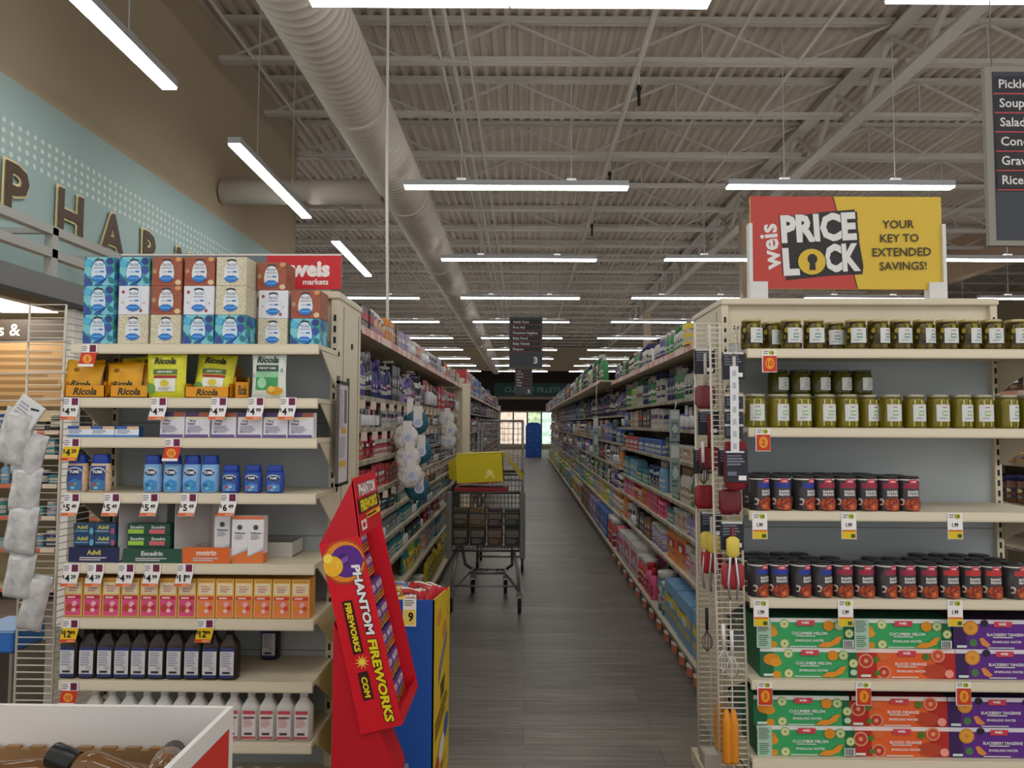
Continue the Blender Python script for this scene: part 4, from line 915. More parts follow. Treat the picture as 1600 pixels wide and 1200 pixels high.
MB().box((-hw, dp - .006, 0), (hw, dp, zb), M('#3a2a22')).box((-hw + .006, .006, zb - .14), (hw - .006, dp - .006, zb - .13), M('#4a3a2a')).box((-hw + .006, dp - .09, zb - .13), (-hw + .2, dp - .02, zb + .02), YLW).build('inner_box', md)
cols = [('#b5222c', 'red'), ('#dfb51e', 'yellow'), ('#b5222c', 'red'), ('#7a4f8a', 'purple'), ('#b5222c', 'red'), ('#b5222c', 'red'), ('#dfb51e', 'yellow'), ('#2f5aa8', 'blue'), ('#b5222c', 'red')]
for k, (c, nm) in enumerate(cols):
    m = Proto('candy_bag', 'bag of candy', [('candy_bag', pouch_mesh(.12, .13, .05, M(c, .25), [('e', .5, .55, .3, .18, M('#7a1820' if nm == 'red' else '#8a5a1c')), ('t', 'mini', .5, .55, .14, M('#e6ded2'), .4, .04), ('r', .2, .82, .8, .9, M('#d9cfc4'))]).mesh('candy_bag'))])
    m.put((mx0 + .085 + (k % 3) * .072, my0 + .05 + (k // 3) * .145, zb - .03 + (k % 2) * .012 + .02 * (2 - k // 3)), f'{nm} candy bag in the blue bin, {ORD[k // 3]} row from the front, {ORD[k % 3]} from the left', 'candy bags in the blue bin', rz=.2 * (k % 4 - 1.5), tilt=(-1.25 + .1 * (k % 3), .12 * (k % 3 - 1), .3 * (k % 4 - 1.5)))
p = at(641, 935, my0 - .004)
o = MB().box((-.026, 0, -.1), (.022, .001, .0), TW).dec(Frame((-.026, 0, -.1), (1, 0, 0), (0, 0, 1), .048, .1), [('l', .1, .72, .9, .95, 3, M('#7a8a5a')), ('r', .05, .05, .95, .6, M('#e8cf5a')), ('t', '9', .6, .34, .34, BLACK, .4, .04)]).build('price_tag', loc=(p.x, my0 - .004, p.z)); tag(o, 'white and yellow price tag on the front of the blue candy bin', 'price tag')

# ================================================================== FRONT LEFT CARDBOARD BIN
bz = 1.0
c0 = at(365, 1103, 1.18); bX = c0.x; bz = c0.z
CW = M('#d9d6d3', .6); CBR = noise_mat('kraft', [(.3, '#8a6a48'), (.7, '#977650')], ns=6, rough=.8)
cbn = thing('cardboard_bin', 'big white cardboard bin with a red triangle at front left', 'bin', (bX, 1.18, 0))
BW = 1.3
MB().box((-BW, -.008, 0), (0, 0, bz), CW).build('back_wall', cbn)
mb = MB().box((-.008, -.85, 0), (0, -.008, bz), CW)
mb.dec(Frame((0, -.85, 0), (0, 1, 0), (0, 0, 1), .842, bz), [('r', .03, .02, .99, .972, M('#c9342c'))]); mb.build('side_wall', cbn)
MB().box((-BW, -.85, 0), (-BW + .008, -.008, bz), CW).box((-BW, -.858, 0), (0, -.85, bz * .8), CW).build('side_wall', cbn)
mb = MB(); n = 34
zi = bz - .058
pts = []
for k in range(n):
    a = -BW + .01 + (BW - .02) * k / n; b = -BW + .01 + (BW - .02) * (k + .6) / n; c = -BW + .01 + (BW - .02) * (k + 1) / n
    mb.box((a, -.02, .6), (b, -.012, zi), CBR); mb.box((b, -.02, .6), (c, -.012, zi - .004), CBR)
mb.box((-.02, -.84, .6), (-.012, -.02, zi), CBR).box((-BW + .01, -.84, .75), (-.02, -.02, .76), CBR); mb.build('liner', cbn)
# bottles lying in it
def bottle_jar(bodyc, capc, lab):
    b = MB().lathe([(.034, 0), (.037, .005), (.037, .115), (.03, .14), (.021, .15), (.021, .156)], 20, bodyc)
    c = MB().lathe([(.024, .152), (.0245, .158), (.0245, .205), (.022, .209)], 20, capc)
    l = MB().dec(Frame((-.037, -.037, .02), (1, 0, 0), (0, 0, 1), .074, .09), lab)
    for k, (x, y, z) in enumerate(l.v):
        an = x / .037 * 1.2; off = -(y + .037); l.v[k] = (math.sin(an) * (.0374 + off), -math.cos(an) * (.0374 + off), z)
    return Proto('seasoning_bottle', 'seasoning bottle', [('bottle_body', b.mesh('body')), ('cap', c.mesh('cap')), ('label', l.mesh('label'))])
SEA = M('#6a4a2c', .12)
sj = bottle_jar(SEA, M('#191919', .3), [('r', 0, 0, 1, 1, M('#cfc9b8')), ('r', 0, .62, 1, .9, M('#4d6a44')), ('r', .1, .2, .55, .5, M('#b5392c')), ('e', .72, .4, .2, .24, M('#8a6a3a')), ('l', .1, .06, .9, .18, 2, M('#6a7a5a'))])
def lie(px, py, Y, axis, label, spin=0):
    z = Vector(axis).normalized(); x = z.cross(Vector((0, 0, 1))).normalized(); y = z.cross(x)
    o = sj.put((0, 0, 0), label, 'seasoning bottles in the cardboard bin')
    R = Matrix((x, y, z)).transposed().to_4x4() @ Matrix.Rotation(spin, 4, 'Z') @ Matrix.Scale(.68, 4)
    o.matrix_world = Matrix.Translation(at(px, py, Y)) @ R
lie(222, 1238, 1.04, (-1, .05, .36), 'seasoning bottle lying with its black cap raised, at the left of the bin', PI)
lie(140, 1212, 1.1, (1, .0, -.12), 'seasoning bottle with green and white label lying toward the right', 0)
lie(250, 1225, 1.02, (-.3, .9, -.1), 'seasoning bottle lying in the right corner of the cardboard bin', 1)
lie(-40, 1222, 1.06, (.9, .3, -.05), 'seasoning bottle lying at the left edge of the cardboard bin', 2)
lie(60, 1246, 1.04, (.8, -.3, .0), 'seasoning bottle lying low between the black capped ones', 2)

# ================================================================== WIRE RACKS AND WHAT HANGS ON THEM
wr = thing('wire_rack', 'cream wire wing rack beside the pickle endcap, hung with kitchen tools', 'rack', (.87, 3.1, 0))
fA0, fA1 = at(1086, 500, 3.24), at(1124, 500, 3.24)
zt = at(1100, 505, 3.24).z
mb = MB(); xa, xb = fA0.x - .87, -.012
mb.grid((xa, .14, .06), (xb - xa, 0, 0), (0, 0, zt - .06), 3, 84, .0026, WIRE)
for xx in (xa, xb): mb.tube([(xx, .14, .0), (xx, .14, zt)], .005, WIRE, 6)
mb.build('wire_panel', wr)
mb = MB(); za = at(1114, 512, 3.02).z; xc, xd = at(1116, 800, 2.98).x - .87, at(1159, 800, 2.98).x - .87
mb.grid((xc, -.17, .1), (xd - xc, 0, 0), (0, .09, za - .1), 3, 84, .0026, WIRE)
for xx in (xc, xd): mb.tube([(xx, -.174, .04), (xx, -.076, za + .01)], .005, WIRE, 6)
mb.build('wire_panel', wr)
MB().prism([(xa - .02, 0), (.0, 0), (.0, .05), (xa - .02, .05)], -.12, .2, CREAM).build('base', wr)
for z in (1.72, 1.36, 1.1, .7): MB().tube([(-.06, -.12, z), (-.06, -.24, z + .01)], .003, STEEL, 5).build('hook', wr)
# gadget kinds hanging on the rack
def spat(col, head, label, loc, rz=0, kind='spatula', group='kitchen tools hanging on the rack'):
    o = thing(kind, label, 'kitchen tool', loc, rz, group)
    MB().box((-.045, .002, -.11), (.045, .005, .0), M('#262830')).dec(front(.09, .11, .0015, 0, -.11), [('l', .1, .5, .9, .9, 4, M('#6a7080')), ('r', .55, .1, .9, .25, TW), ('r', .05, .92, .95, 1.0, M('#c9c9c6'))]).build('card', o)
    MB().tube([(0, -.004, -.02), (0, -.006, -.16)], .007, M(col), 8).build('handle', o)
    MB().lathe([(.03, 0), (.045, .02), (.045, .09), (.03, .1)], 14, M(head, .3), sy=.18, loc=(0, 0, -.26)).build('head', o)
    return o
hx = lambda px, py, Y: at(px, py, Y)
for k, (px, py, Y, c, hcol, lb) in enumerate(((1101, 545, 3.2, '#b9b3a8', '#7a3a40', 'red headed spatula hanging highest at the outer side of the rack'), (1107, 640, 3.19, '#7a1f28', '#7a1f28', 'dark red spatula on the outer rack panel at mid height'), (1100, 700, 3.2, '#d0cdc6', '#8a2028', 'spatula with white handle over the dark red one'), (1111, 800, 3.19, '#c3c0ba', '#a3202c', 'bright red spatula hanging below the white handled ones'), (1146, 550, 2.93, '#c9c3b8', '#a58f80', 'pale spatula near the top of the inner rack panel'), (1140, 700, 2.91, '#6a1a22', '#6a1a22', 'dark red oven turner behind the clip strip'), (1144, 815, 2.9, '#7a2a30', '#a0303a', 'red tool hanging under the dark red oven mitt'))):
    spat(c, hcol, lb, tuple(hx(px, py, Y)))
mt = thing('oven_mitt', 'dark red oven mitt with a black label card on the wire rack', 'oven mitt', tuple(hx(1149, 690, 2.87)))
mtb = MB().lathe([(.012, -.19), (.036, -.18), (.047, -.15), (.047, -.06), (.04, 0)], 18, M('#7a1822', .8), sy=.25); mtb.build('mitt_body', mt)
MB().box((-.043, -.014, -.155), (.043, -.0125, -.03), M('#2a2c34')).dec(front(.086, .125, -.014, 0, -.155), [('l', .08, .5, .92, .85, 4, M('#7a8090')), ('r', .1, .2, .5, .32, M('#6a7080')), ('r', .58, .06, .92, .2, TW)]).build('card', mt)
cs = thing('clip_strip', 'long white plastic clip strip hanging in front of the wire rack', 'clip strip', tuple(hx(1147, 572, 2.84)))
ln = hx(1147, 572, 2.84).z - hx(1147, 705, 2.84).z
mb = MB().box((-.016, 0, -ln), (.016, .002, 0), M('#dcdde0'))
for k in range(7): mb.box((-.006, -.002, -ln * (k + .8) / 7), (.006, 0, -ln * (k + .35) / 7), M('#b3b5bb'))
mb.build('strip', cs)
MB().box((-.035, 0, -ln - .006), (.035, .002, -ln), M('#dcdde0')).build('holder', cs)
for k, (px, py) in enumerate(((1137, 616), (1137, 640), (1137, 663))):
    o = MB().box((-.035, 0, -.055), (.035, .012, 0), M('#2d3038'), .003).dec(front(.07, .055, 0, 0, -.055), [('r', 0, .86, 1, 1, M('#c9c9c9')), ('l', .1, .2, .9, .75, 3, M('#747a88'))]).build('tool_pack', loc=tuple(hx(px + 10, py, 2.852)))
    tag(o, f'black tool pack behind the clip strip, {ORD[k]} from the top', 'tool pack', 'black tool packs on the clip strip')
def whisk(loc, col, label, hcol='#c9c6c0'):
    o = thing('kitchen_tool', label, 'kitchen tool', loc, 0, 'kitchen tools hanging on the rack')
    MB().tube([(0, 0, 0), (0, -.004, -.09)], .007, M(hcol), 8).build('handle', o)
    mb = MB()
    for k in range(5):
        a = k * PI / 5
        mb.tube([(0, -.004, -.09), (.022 * math.cos(a), -.004 + .012 * math.sin(a), -.13), (.02 * math.cos(a), -.004 + .012 * math.sin(a), -.16), (0, -.004, -.18)], .002, M(col), 5)
    mb.build('head', o)
whisk(tuple(hx(1098, 690, 3.18)), '#3a3c40', 'dark wire tool with white handle near the outer rack edge', '#dcdad6')
whisk(tuple(hx(1130, 975, 2.88)), '#d0cec9', 'white whisk hanging on the lower inner rack panel', '#dcdad6')
whisk(tuple(hx(1143, 985, 2.88)), '#d0cec9', 'white whisk hanging right of another white whisk', '#dcdad6')
whisk(tuple(hx(1104, 950, 3.19)), '#4a4a48', 'black ladle like tool low on the outer rack panel', '#2a2a2a')
def tongs(loc, col, label):
    o = thing('kitchen_tool', label, 'kitchen tool', loc, 0, 'kitchen tools hanging on the rack')
    MB().tube([(-.006, 0, 0), (-.02, -.002, -.14), (-.012, -.002, -.2)], .005, M('#b9bcc0', .3, .7), 6).tube([(.006, 0, 0), (.02, -.002, -.14), (.012, -.002, -.2)], .005, M('#b9bcc0', .3, .7), 6).build('arms', o)
    MB().lathe([(.012, -.04), (.026, -.03), (.026, .03), (.012, .04)], 12, M(col), sy=.4).build('grip', o)
for k, (px, py, Y) in enumerate(((1104, 845, 3.19), (1115, 850, 3.18), (1145, 855, 2.88))): tongs(tuple(hx(px, py, Y)), '#d9c356', f'steel tongs with yellow grip, {ORD[k]} from the left on the wire rack')
for k, px in enumerate((1124, 1136, 1147)):
    o = MB().lathe([(.016, 0), (.018, .01), (.018, .15), (.008, .2)], 12, M('#d98a24'), loc=(0, 0, 0)).build('orange_tube', loc=tuple(hx(px, 1192 if k else 1170, 2.92 if k else 3.16))); tag(o, f'orange tube pack at the foot of the wire rack, {ORD[k]} from the left', 'tube pack', 'orange packs at the rack foot')
o = MB().box((-.06, -.03, 0), (.03, .06, .05), M('#a9a396')).dec(Frame((-.06, -.03, .05), (1, 0, 0), (0, 1, 0), .09, .09), [('r', .1, .1, .9, .9, M('#c9c4ba'))]).build('parts_box', loc=(.80, 3.13, .051)); tag(o, 'small grey box resting on the base of the wire rack', 'box')

# left rack with bags
wl = thing('wire_rack', 'cream wire wing rack with white bags left of the tissue boxes', 'rack', (-1.70, 2.72, 0))
xl, xm = at(34, 800, 2.72).x + 1.70, at(92, 800, 2.72).x + 1.70
zt = at(60, 476, 2.72).z
mb = MB(); mb.grid((xl, 0, .06), (xm - xl, 0, 0), (0, 0, zt - .06), 2, 74, .0022, WIRE)
for xx in (xl, xm): mb.tube([(xx, 0, 0), (xx, 0, zt)], .0045, WIRE, 6)
mb.build('wire_panel', wl)
mb = MB(); mb.grid((xm, 0, .06), (.02, .22, 0), (0, 0, zt - .08), 2, 74, .0022, WIRE); mb.build('wire_panel', wl)
MB().box((xl - .02, -.05, 0), (xm + .03, .24, .05), CREAM).build('base', wl)
for z in (zt - .14, zt - .26, zt - .36): MB().tube([(xl - .12, -.02, z - .004), (xm + .02, -.004, z + .003)], .0035, WIRE, 5).build('hook', wl)
film = noise_mat('film', [(.3, '#a8a7a6'), (.5, '#c3c2c1'), (.7, '#dbdbdb')], ns=22, rough=.22, bump=.6)
for k, (px, py, w, h, tl, Y) in enumerate(((12, 725, .12, .2, .25, 2.60), (38, 745, .105, .16, .22, 2.62), (36, 800, .105, .16, .08, 2.615), (30, 865, .115, .17, .1, 2.61), (26, 935, .1, .16, .12, 2.62), (44, 985, .085, .2, .2, 2.64))):
    p = at(px, py, Y)
    o = mobj('plastic_bag', pouch_mesh(w, h, .07, film, [('r', .3, .88, .6, .94, M('#cfcfcf'))]).mesh('plastic_bag'), None, (p.x, p.y, p.z)); o.rotation_euler = (0, tl, .1 * (k % 3 - 1))
    tag(o, f'shiny clear bag of white goods, {ORD[k]} from the top of the hanging strip', 'plastic bag', 'clear bags on the left rack')
p = at(40, 645, 2.58)
o = MB().box((-.05, 0, -.05), (.05, .012, .05), M('#d9d8d8'), .004).dec(front(.1, .1, 0, 0, -.05), [('l', .12, .3, .6, .8, 4, M('#a5a3ad')), ('p', [(.55, .75), (.85, .86), (.88, .8), (.6, .68)], M('#26242a')), ('e', .5, .12, .08, .1, M('#9a5a50'))]).build('header_card', loc=p); o.rotation_euler = (0, .6, 0); tag(o, 'tilted white card pack at the top of the hanging bags', 'card')
p = at(9, 985, 2.9)
o = thing('blue_basket', 'small blue plastic basket at the left edge beside the wire rack', 'basket', (p.x - .03, 2.9, p.z - .06)); MB().box((-.1, 0, -.03), (.06, .2, .05), M('#2f6fc0'), .01).build('basket_body', o); MB().box((-.105, -.005, .05), (.065, .205, .062), M('#7fa5d6')).build('rim', o); MB().box((-.1, 0, -p.z + .06), (-.09, .2, -.03), STEEL).box((.05, 0, -p.z + .06), (.06, .2, -.03), STEEL).build('stand', o)

# ================================================================== SHOPPING CART WITH BOX
ct = thing('shopping_cart', 'grey wire shopping cart loaded with stock in the aisle', 'shopping cart', (-.30, 5.76, 0))
def cartpart(name, f):
    mb = MB(); f(mb); return mb.build(name, ct)
hw = .285; zb0, zt0 = .47, .915
def bk(mb):
    GR = DARKSTEEL
    mb.grid((-hw, 0, zb0), (2 * hw, 0, 0), (0, 0, zt0 - zb0), 22, 12, .0028, GR)
    mb.grid((-hw, .9, zb0 + .08), (2 * hw, 0, 0), (0, 0, zt0 - zb0), 18, 10, .0028, GR)
    for s in (-1, 1): mb.grid((s * hw, 0, zb0), (0, .9, .08), (0, 0, zt0 - zb0), 22, 10, .0028, GR)
    mb.grid((-hw, 0, zb0), (2 * hw, 0, 0), (0, .9, .08), 16, 12, .0028, GR)
    r = .009
    mb.tube([(-hw, 0, zt0), (hw, 0, zt0), (hw, .9, zt0 + .08), (-hw, .9, zt0 + .08), (-hw, 0, zt0)], r, GR, 6)
    mb.tube([(-hw, 0, zb0), (hw, 0, zb0), (hw, .9, zb0 + .08), (-hw, .9, zb0 + .08), (-hw, 0, zb0)], r, GR, 6)
    for z in (.63, .72): mb.tube([(-hw, -.004, z + .04), (hw, -.004, z + .04)], .006, GR, 6)
cartpart('basket', bk)
for s in (-1, 1): cartpart('bumper_post', lambda mb: mb.box((s * hw - .022, -.03, zb0 - .06), (s * hw + .022, .01, zt0 + .01), M('#6f6e6a'), .008))
def fr_(mb):
    for s in (-1, 1):
        mb.tube([(s * .22, .05, zb0), (s * .25, .0, .3), (s * .265, -.02, .14)], .013, STEEL, 8)
        mb.tube([(s * .2, .2, zb0), (s * .2, .55, .26), (s * .14, .64, .2)], .013, STEEL, 8)
        mb.tube([(s * .265, -.02, .16), (s * .15, .3, .24), (s * .14, .64, .2)], .012, STEEL, 8)
    mb.tube([(-.15, .3, .24), (.15, .3, .24)], .012, STEEL, 8); mb.tube([(-.26, 0, .2), (.26, 0, .2)], .008, STEEL, 8); mb.tube([(-.14, .64, .2), (.14, .64, .2)], .01, STEEL, 8)
    for k in range(7): mb.tube([(-.15 + .05 * k, .3, .24), (-.13 + .045 * k, .64, .2)], .004, STEEL, 5)
cartpart('frame', fr_)
cartpart('handle', lambda mb: mb.tube([(-hw, .9, zt0 + .08), (-hw, .95, 1.02), (hw, .95, 1.02), (hw, .9, zt0 + .08)], .013, M('#3a3a3a'), 8))
for xx, yy in ((-.265, -.02), (.265, -.02), (-.14, .64), (.14, .64)):
    w = MB().lathe([(.05, -.014), (.056, -.008), (.056, .008), (.05, .014)], 20, M('#1e1d1c', .6), xf=Matrix.Translation((xx, yy, .057)) @ Matrix.Rotation(PI / 2, 4, 'Y')).build('wheel', ct)
    MB().box((xx - .022, yy - .02, .05), (xx - .017, yy + .02, .15), STEEL).box((xx + .017, yy - .02, .05), (xx + .022, yy + .02, .15), STEEL).box((xx - .022, yy - .02, .13), (xx + .022, yy + .02, .16), STEEL).build('fork', w)
cst = [('#4a3a30', 'brown'), ('#2e3138', 'black'), ('#6a3a30', 'rust red'), ('#39404a', 'slate'), ('#5a4a2e', 'olive'), ('#8a6a3a', 'tan'), ('#44303a', 'plum'), ('#2f4a44', 'dark teal')]
for k, (c, nm) in enumerate(cst):
    o = MB().box((-.06, 0, 0), (.06, .15, .14), M(c), .004).dec(front(.12, .14), [('r', .1, .5, .9, .85, M('#8f8577')), ('l', .15, .15, .85, .4, 3, M('#9a8f80'))]).build('stock_carton', loc=(-.30 - .2 + (k % 4) * .135, 5.76 + .03 + (k // 4) * .02 * 0 + .0, zb0 + .03 + (k // 4) * .145))
    tag(o, f'{nm} stock carton in the cart, {("bottom", "second")[k // 4]} layer, {ORD[k % 4]} from the left', 'carton', 'stock cartons in the cart')
pA, pB = at(714, 756, 5.8), at(786, 752, 5.8)
yb = thing('yellow_carton', 'open yellow cardboard carton tilted on top of the cart', 'carton', (pA.x, 5.80, pA.z + .004))
yw = pB.x - pA.x; YB = M('#d2c01a', .5)
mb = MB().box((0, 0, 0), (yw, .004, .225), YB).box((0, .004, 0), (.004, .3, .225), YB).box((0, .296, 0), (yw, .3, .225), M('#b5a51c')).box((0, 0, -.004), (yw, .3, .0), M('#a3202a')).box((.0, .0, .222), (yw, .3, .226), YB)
mb.dec(front(yw, .225, 0, yw / 2), [('p', [(.6, .12), (.66, .4), (.72, .42), (.78, .4), (.84, .12), (.76, .12), (.75, .2), (.69, .2), (.68, .12)], M('#e6d96a')), ('e', .72, .33, .05, .1, M('#efe48a'))]); mb.build('carton_body', yb)
fl = MB().add([(yw, 0, .225), (yw + .02, .3, .22), (yw + .17, .28, .02), (yw + .15, .02, .0)], [(0, 1, 2, 3), (3, 2, 1, 0)], M('#a8981c')).build('flap', yb)
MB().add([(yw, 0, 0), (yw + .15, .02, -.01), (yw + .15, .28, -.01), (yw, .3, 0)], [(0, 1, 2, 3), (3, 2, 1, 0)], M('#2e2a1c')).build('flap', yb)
MB().add([(0, .0, .02), (0, .0, .2), (-.06, -.01, .17), (-.06, -.01, .04)], [(0, 1, 2, 3), (3, 2, 1, 0)], YB).build('flap', yb)
yb.rotation_euler = (0, -.05, .0)
o = MB().box((0, 0, 0), (.42, .36, .03), M('#8a1f28')).build('red_tray', loc=(pA.x - .02, 5.8, zt0 + .006)); tag(o, 'flat red tray lying across the cart under the yellow carton', 'tray')
# tall rolling cage behind
cg = thing('rolling_cage', 'tall wire rolling cage standing behind the shopping cart', 'cage', (-.24, 7.3, 0))
mb = MB()
for xx in (-.22, .22):
    for yy in (0, .6): mb.tube([(xx, yy, .1), (xx, yy, 1.48)], .013, STEEL, 6)
for z in (.15, 1.48): mb.tube([(-.22, 0, z), (.22, 0, z), (.22, .6, z), (-.22, .6, z), (-.22, 0, z)], .011, STEEL, 6)
mb.build('frame', cg)
for yy in (0, .6): MB().grid((-.22, yy, 1.0), (.44, 0, 0), (0, 0, .46), 10, 9, .0025, STEEL).build('mesh_side', cg)
for xx in (-.22, .22):
    for yy in (0, .6): MB().lathe([(.045, -.012), (.05, 0), (.045, .012)], 14, M('#1e1d1c'), xf=Matrix.Translation((xx, yy, .05)) @ Matrix.Rotation(PI / 2, 4, 'Y')).build('wheel', cg)

# ================================================================== AISLE SIGNS
def aisle_sign(loc, num, lines, label, full=True, sc=1.0):
    t = thing('aisle_sign', label, 'sign', loc, math.radians(1.0), 'hanging aisle signs')
    W, H = .66, 1.0
    mb = MB().box((-W / 2, 0, 0), (W / 2, .03, H), M('#8f8d84' if loc[1] < 10 else '#4a4c50')).box((-W / 2 + .04, -.004, .03), (W / 2 - .04, 0, H - .03), M('#3d424b'))
    fr = Frame((-W / 2 + .045, -.0045, 0), (1, 0, 0), (0, 0, 1), W - .09, H)
    ops = []
    for k, s in enumerate(lines):
        v = .9 - k * .108
        ops += [('r', 0, v - .045, 1, v + .045, M('#2b2a2e')), ('r', 0, v - .058, 1, v - .05, M('#b5484a'))]
        ops += [('T', s, .05, v - .022, .048, M('#dedede'), .015)]
    if num: ops += [('t', num, .84, .14, .14, M('#dedede'), .3, .05)]
    mb.dec(fr, ops); mb.build('board', t)
    mb = MB()
    for s in (-.28, .28): mb.tube([(s, .015, H), (s, .015, CHORD - loc[2])], .004, STEEL, 5)
    mb.build('hanger', t)
a = at(1637, 383, 4.1)
aisle_sign((at(1549 + 92, 383, 4.02).x, 4.02, at(1640, 384, 4.02).z), '4', ['Pickles', 'Soup', 'Salad', 'Condiments', 'Gravy', 'Rice'], 'large grey aisle sign listing pickles and soup, hanging at the right edge')
p = at(821.5, 574, 14.5)
aisle_sign((p.x, 14.5, p.z), '3', ['Adult Care', 'First Aid', 'Feminine Hygiene', 'Baby Food', 'Baby Needs', 'Diapers'], 'dark grey aisle 3 sign hanging over the middle of the aisle')
p = at(818, 617, 28.03)
aisle_sign((p.x, 28.03, p.z), '3', ['Adult', 'First Aid', 'Feminine', 'Baby', 'Diapers', 'Needs'], 'small far aisle sign hanging below and behind the big aisle 3 sign')
# blue doubled locker at the aisle end
lk = thing('blue_cooler', 'blue rounded locker with six panels standing at the far aisle end', 'locker', (.38, 31.5, 0))
BL = M('#1d4f9c', .4)
MB().prism([(-.34, 0), (.34, 0), (.34, 1.3), (.28, 1.45), (.15, 1.5), (-.15, 1.5), (-.28, 1.45), (-.34, 1.3)], 0, .6, BL).build('locker_body', lk)
for s in (-1, 1):
    d = MB().box((s * .17 - .155, -.02, .1), (s * .17 + .155, 0, 1.34), M('#265ba8', .4))
    for k in range(3): d.box((s * .17 - .14, -.03, .14 + k * .41), (s * .17 + .14, -.02, .5 + k * .41), M('#1f55a6', .4)); d.box((s * .17 - .02, -.034, .3 + k * .41), (s * .17 + .02, -.03, .34 + k * .41), M('#7fa3d6'))
    d.build('door', lk)
# ================================================================== AISLE SHELVING
def bay(side, xf, xc, y0, y1, levels, top, label, ext=0.0):  # ext: how far the top shelf juts out further
    """one bay: side +1 faces right (left run), -1 faces left (right run); xf shelf fronts, xc spine"""
    t = thing('shelving_bay', label, 'shelving', (xc, (y0 + y1) / 2, 0), 0, 'shelving bays along the aisle')
    L = (y1 - y0) / 2; D = (xf - xc)
    def bx(mb, x0, x1, ya, yb, z0, z1, m): mb.box((min(x0, x1), ya, z0), (max(x0, x1), yb, z1), m)
    mb = MB(); bx(mb, 0, side * .02, -L, L, .1, top, noise_mat('peg', [(.3, '#958d7c'), (.7, '#a19986')], ns=3)); mb.build('back_panel', t)
    for e in (-1, 1):
        mb = MB(); bx(mb, -.0 * side, side * .04, e * (L - .012) - .012, e * (L - .012) + .012, 0, top + .02, CREAM); mb.build('upright', t)
    for i, z in enumerate(levels):
        last = i == len(levels) - 1
        d = D - side * (0 if i == 0 or last else (.03 if side > 0 else .09)) + side * (ext if last else 0)
        mb = MB(); bx(mb, side * .02, d - side * .006, -L, L, z - .018, z, CREAM); bx(mb, d - side * .006, d, -L, L, z - .022, z + .003, CREAM)
        s = mb.build('shelf' if i else 'base_shelf', t)
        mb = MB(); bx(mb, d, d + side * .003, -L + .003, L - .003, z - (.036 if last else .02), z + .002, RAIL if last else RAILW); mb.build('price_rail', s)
    mb = MB(); bx(mb, side * .02, D - side * .03, -L, L, 0, levels[0] - .018, M('#5f574c')); mb.build('kick_plate', t)
LL = [.11, .42, .64, .80, .95, 1.10, 1.27, 1.43, 1.585, 1.905]
LL2 = [.11, .45, .75, 1.02, 1.32, 1.60, 1.86]
RL = [.12, .48, .74, .93, 1.21, 1.42, 1.62, 1.91]
RL2 = [.12, .45, .72, .98, 1.24, 1.55, 1.93]
LFX, LCX, RFX, RCX = -.752, -1.2, .94, 1.48
def steps(a, b, n): return [(a + (b - a) * k / n, a + (b - a) * (k + 1) / n) for k in range(n)]
for k, (a, b) in enumerate(steps(3.36, 8.8, 4)): bay(1, LFX, LCX, a, b, LL, 2.0, f'cream shelving bay, {ORD[k]} from the near end, first left run')
for k, (a, b) in enumerate(steps(10.1, 22.7, 5)): bay(1, LFX, LCX, a, b, LL2, 1.95, f'cream shelving bay, {ORD[k]} from its near end, second left run past the gap')
for k, (a, b) in enumerate(steps(3.86, 8.0, 3)): bay(-1, RFX, RCX, a, b, RL, 2.0, f'cream shelving bay, {ORD[k]} from the near end, right run')
for k, (a, b) in enumerate(steps(8.0, 30.0, 8)): bay(-1, RFX, RCX, a, b, RL2, 2.02, f'cream shelving bay, {ORD[k]} along the far part of right run', .13)
for nm, xa, xb, yy in (('near the cart', -1.2, -.75, 8.823), ('beyond the cart', -1.2, -.75, 10.08), ('at far end', -1.2, -.75, 22.72)):
    o = MB().box((xa, yy - .012, 0), (xb, yy + .012, 2.0), CREAM).box((xb - .01, yy - .02, 0), (xb + .004, yy + .02, 2.0), M('#c9bfa6')).build('end_panel'); tag(o, f'cream shelving end panel on the left run {nm}', 'panel', 'shelving end panels')
# ---------------------------------------------------------------- goods: kinds, colourways
PAL = {'white': '#bdbab5', 'navy': '#27305f', 'teal': '#2f7f86', 'pink': '#cf5f86', 'purple': '#5d4590', 'green': '#3a8050', 'red': '#b0303a', 'orange': '#d9822c', 'yellow': '#d9bf3a', 'black': '#2b2a2e', 'blue': '#3566ae', 'tan': '#a88a66', 'lilac': '#8d7fae', 'silver': '#7f8186', 'lime': '#9abf4a', 'brown': '#6d4a36', 'sky': '#6f9cc0'}
_K = {}
def labops(c1, c2, seed):
    r = random.Random(seed)
    ops = [('r', .06, r.uniform(.12, .3), .94, r.uniform(.62, .8), M(c1)), ('r', .06, r.uniform(.3, .4), .94, r.uniform(.42, .52), M(c2))]
    ops += [('e', r.uniform(.35, .65), r.uniform(.5, .62), r.uniform(.14, .26), r.uniform(.06, .1), M(r.choice(['#e0ddd6', '#d9c37a', '#c9d6df', '#b5506a']))), ('l', .18, .2, .82, .34, 3, M('#a9a6a2')), ('l', .2, .66, .8, .74, 1, M('#5a5862'))]
    return ops
def bend(l, r, sy=1.0, off0=0):
    for k, (x, y, z) in enumerate(l.v):
        an = max(-1.35, min(1.35, x / r * 1.2)); off = -(y + r); rr = r + off * 1.2 + .0006; l.v[k] = (math.sin(an) * rr, -math.cos(an) * rr * sy, z)
    return l
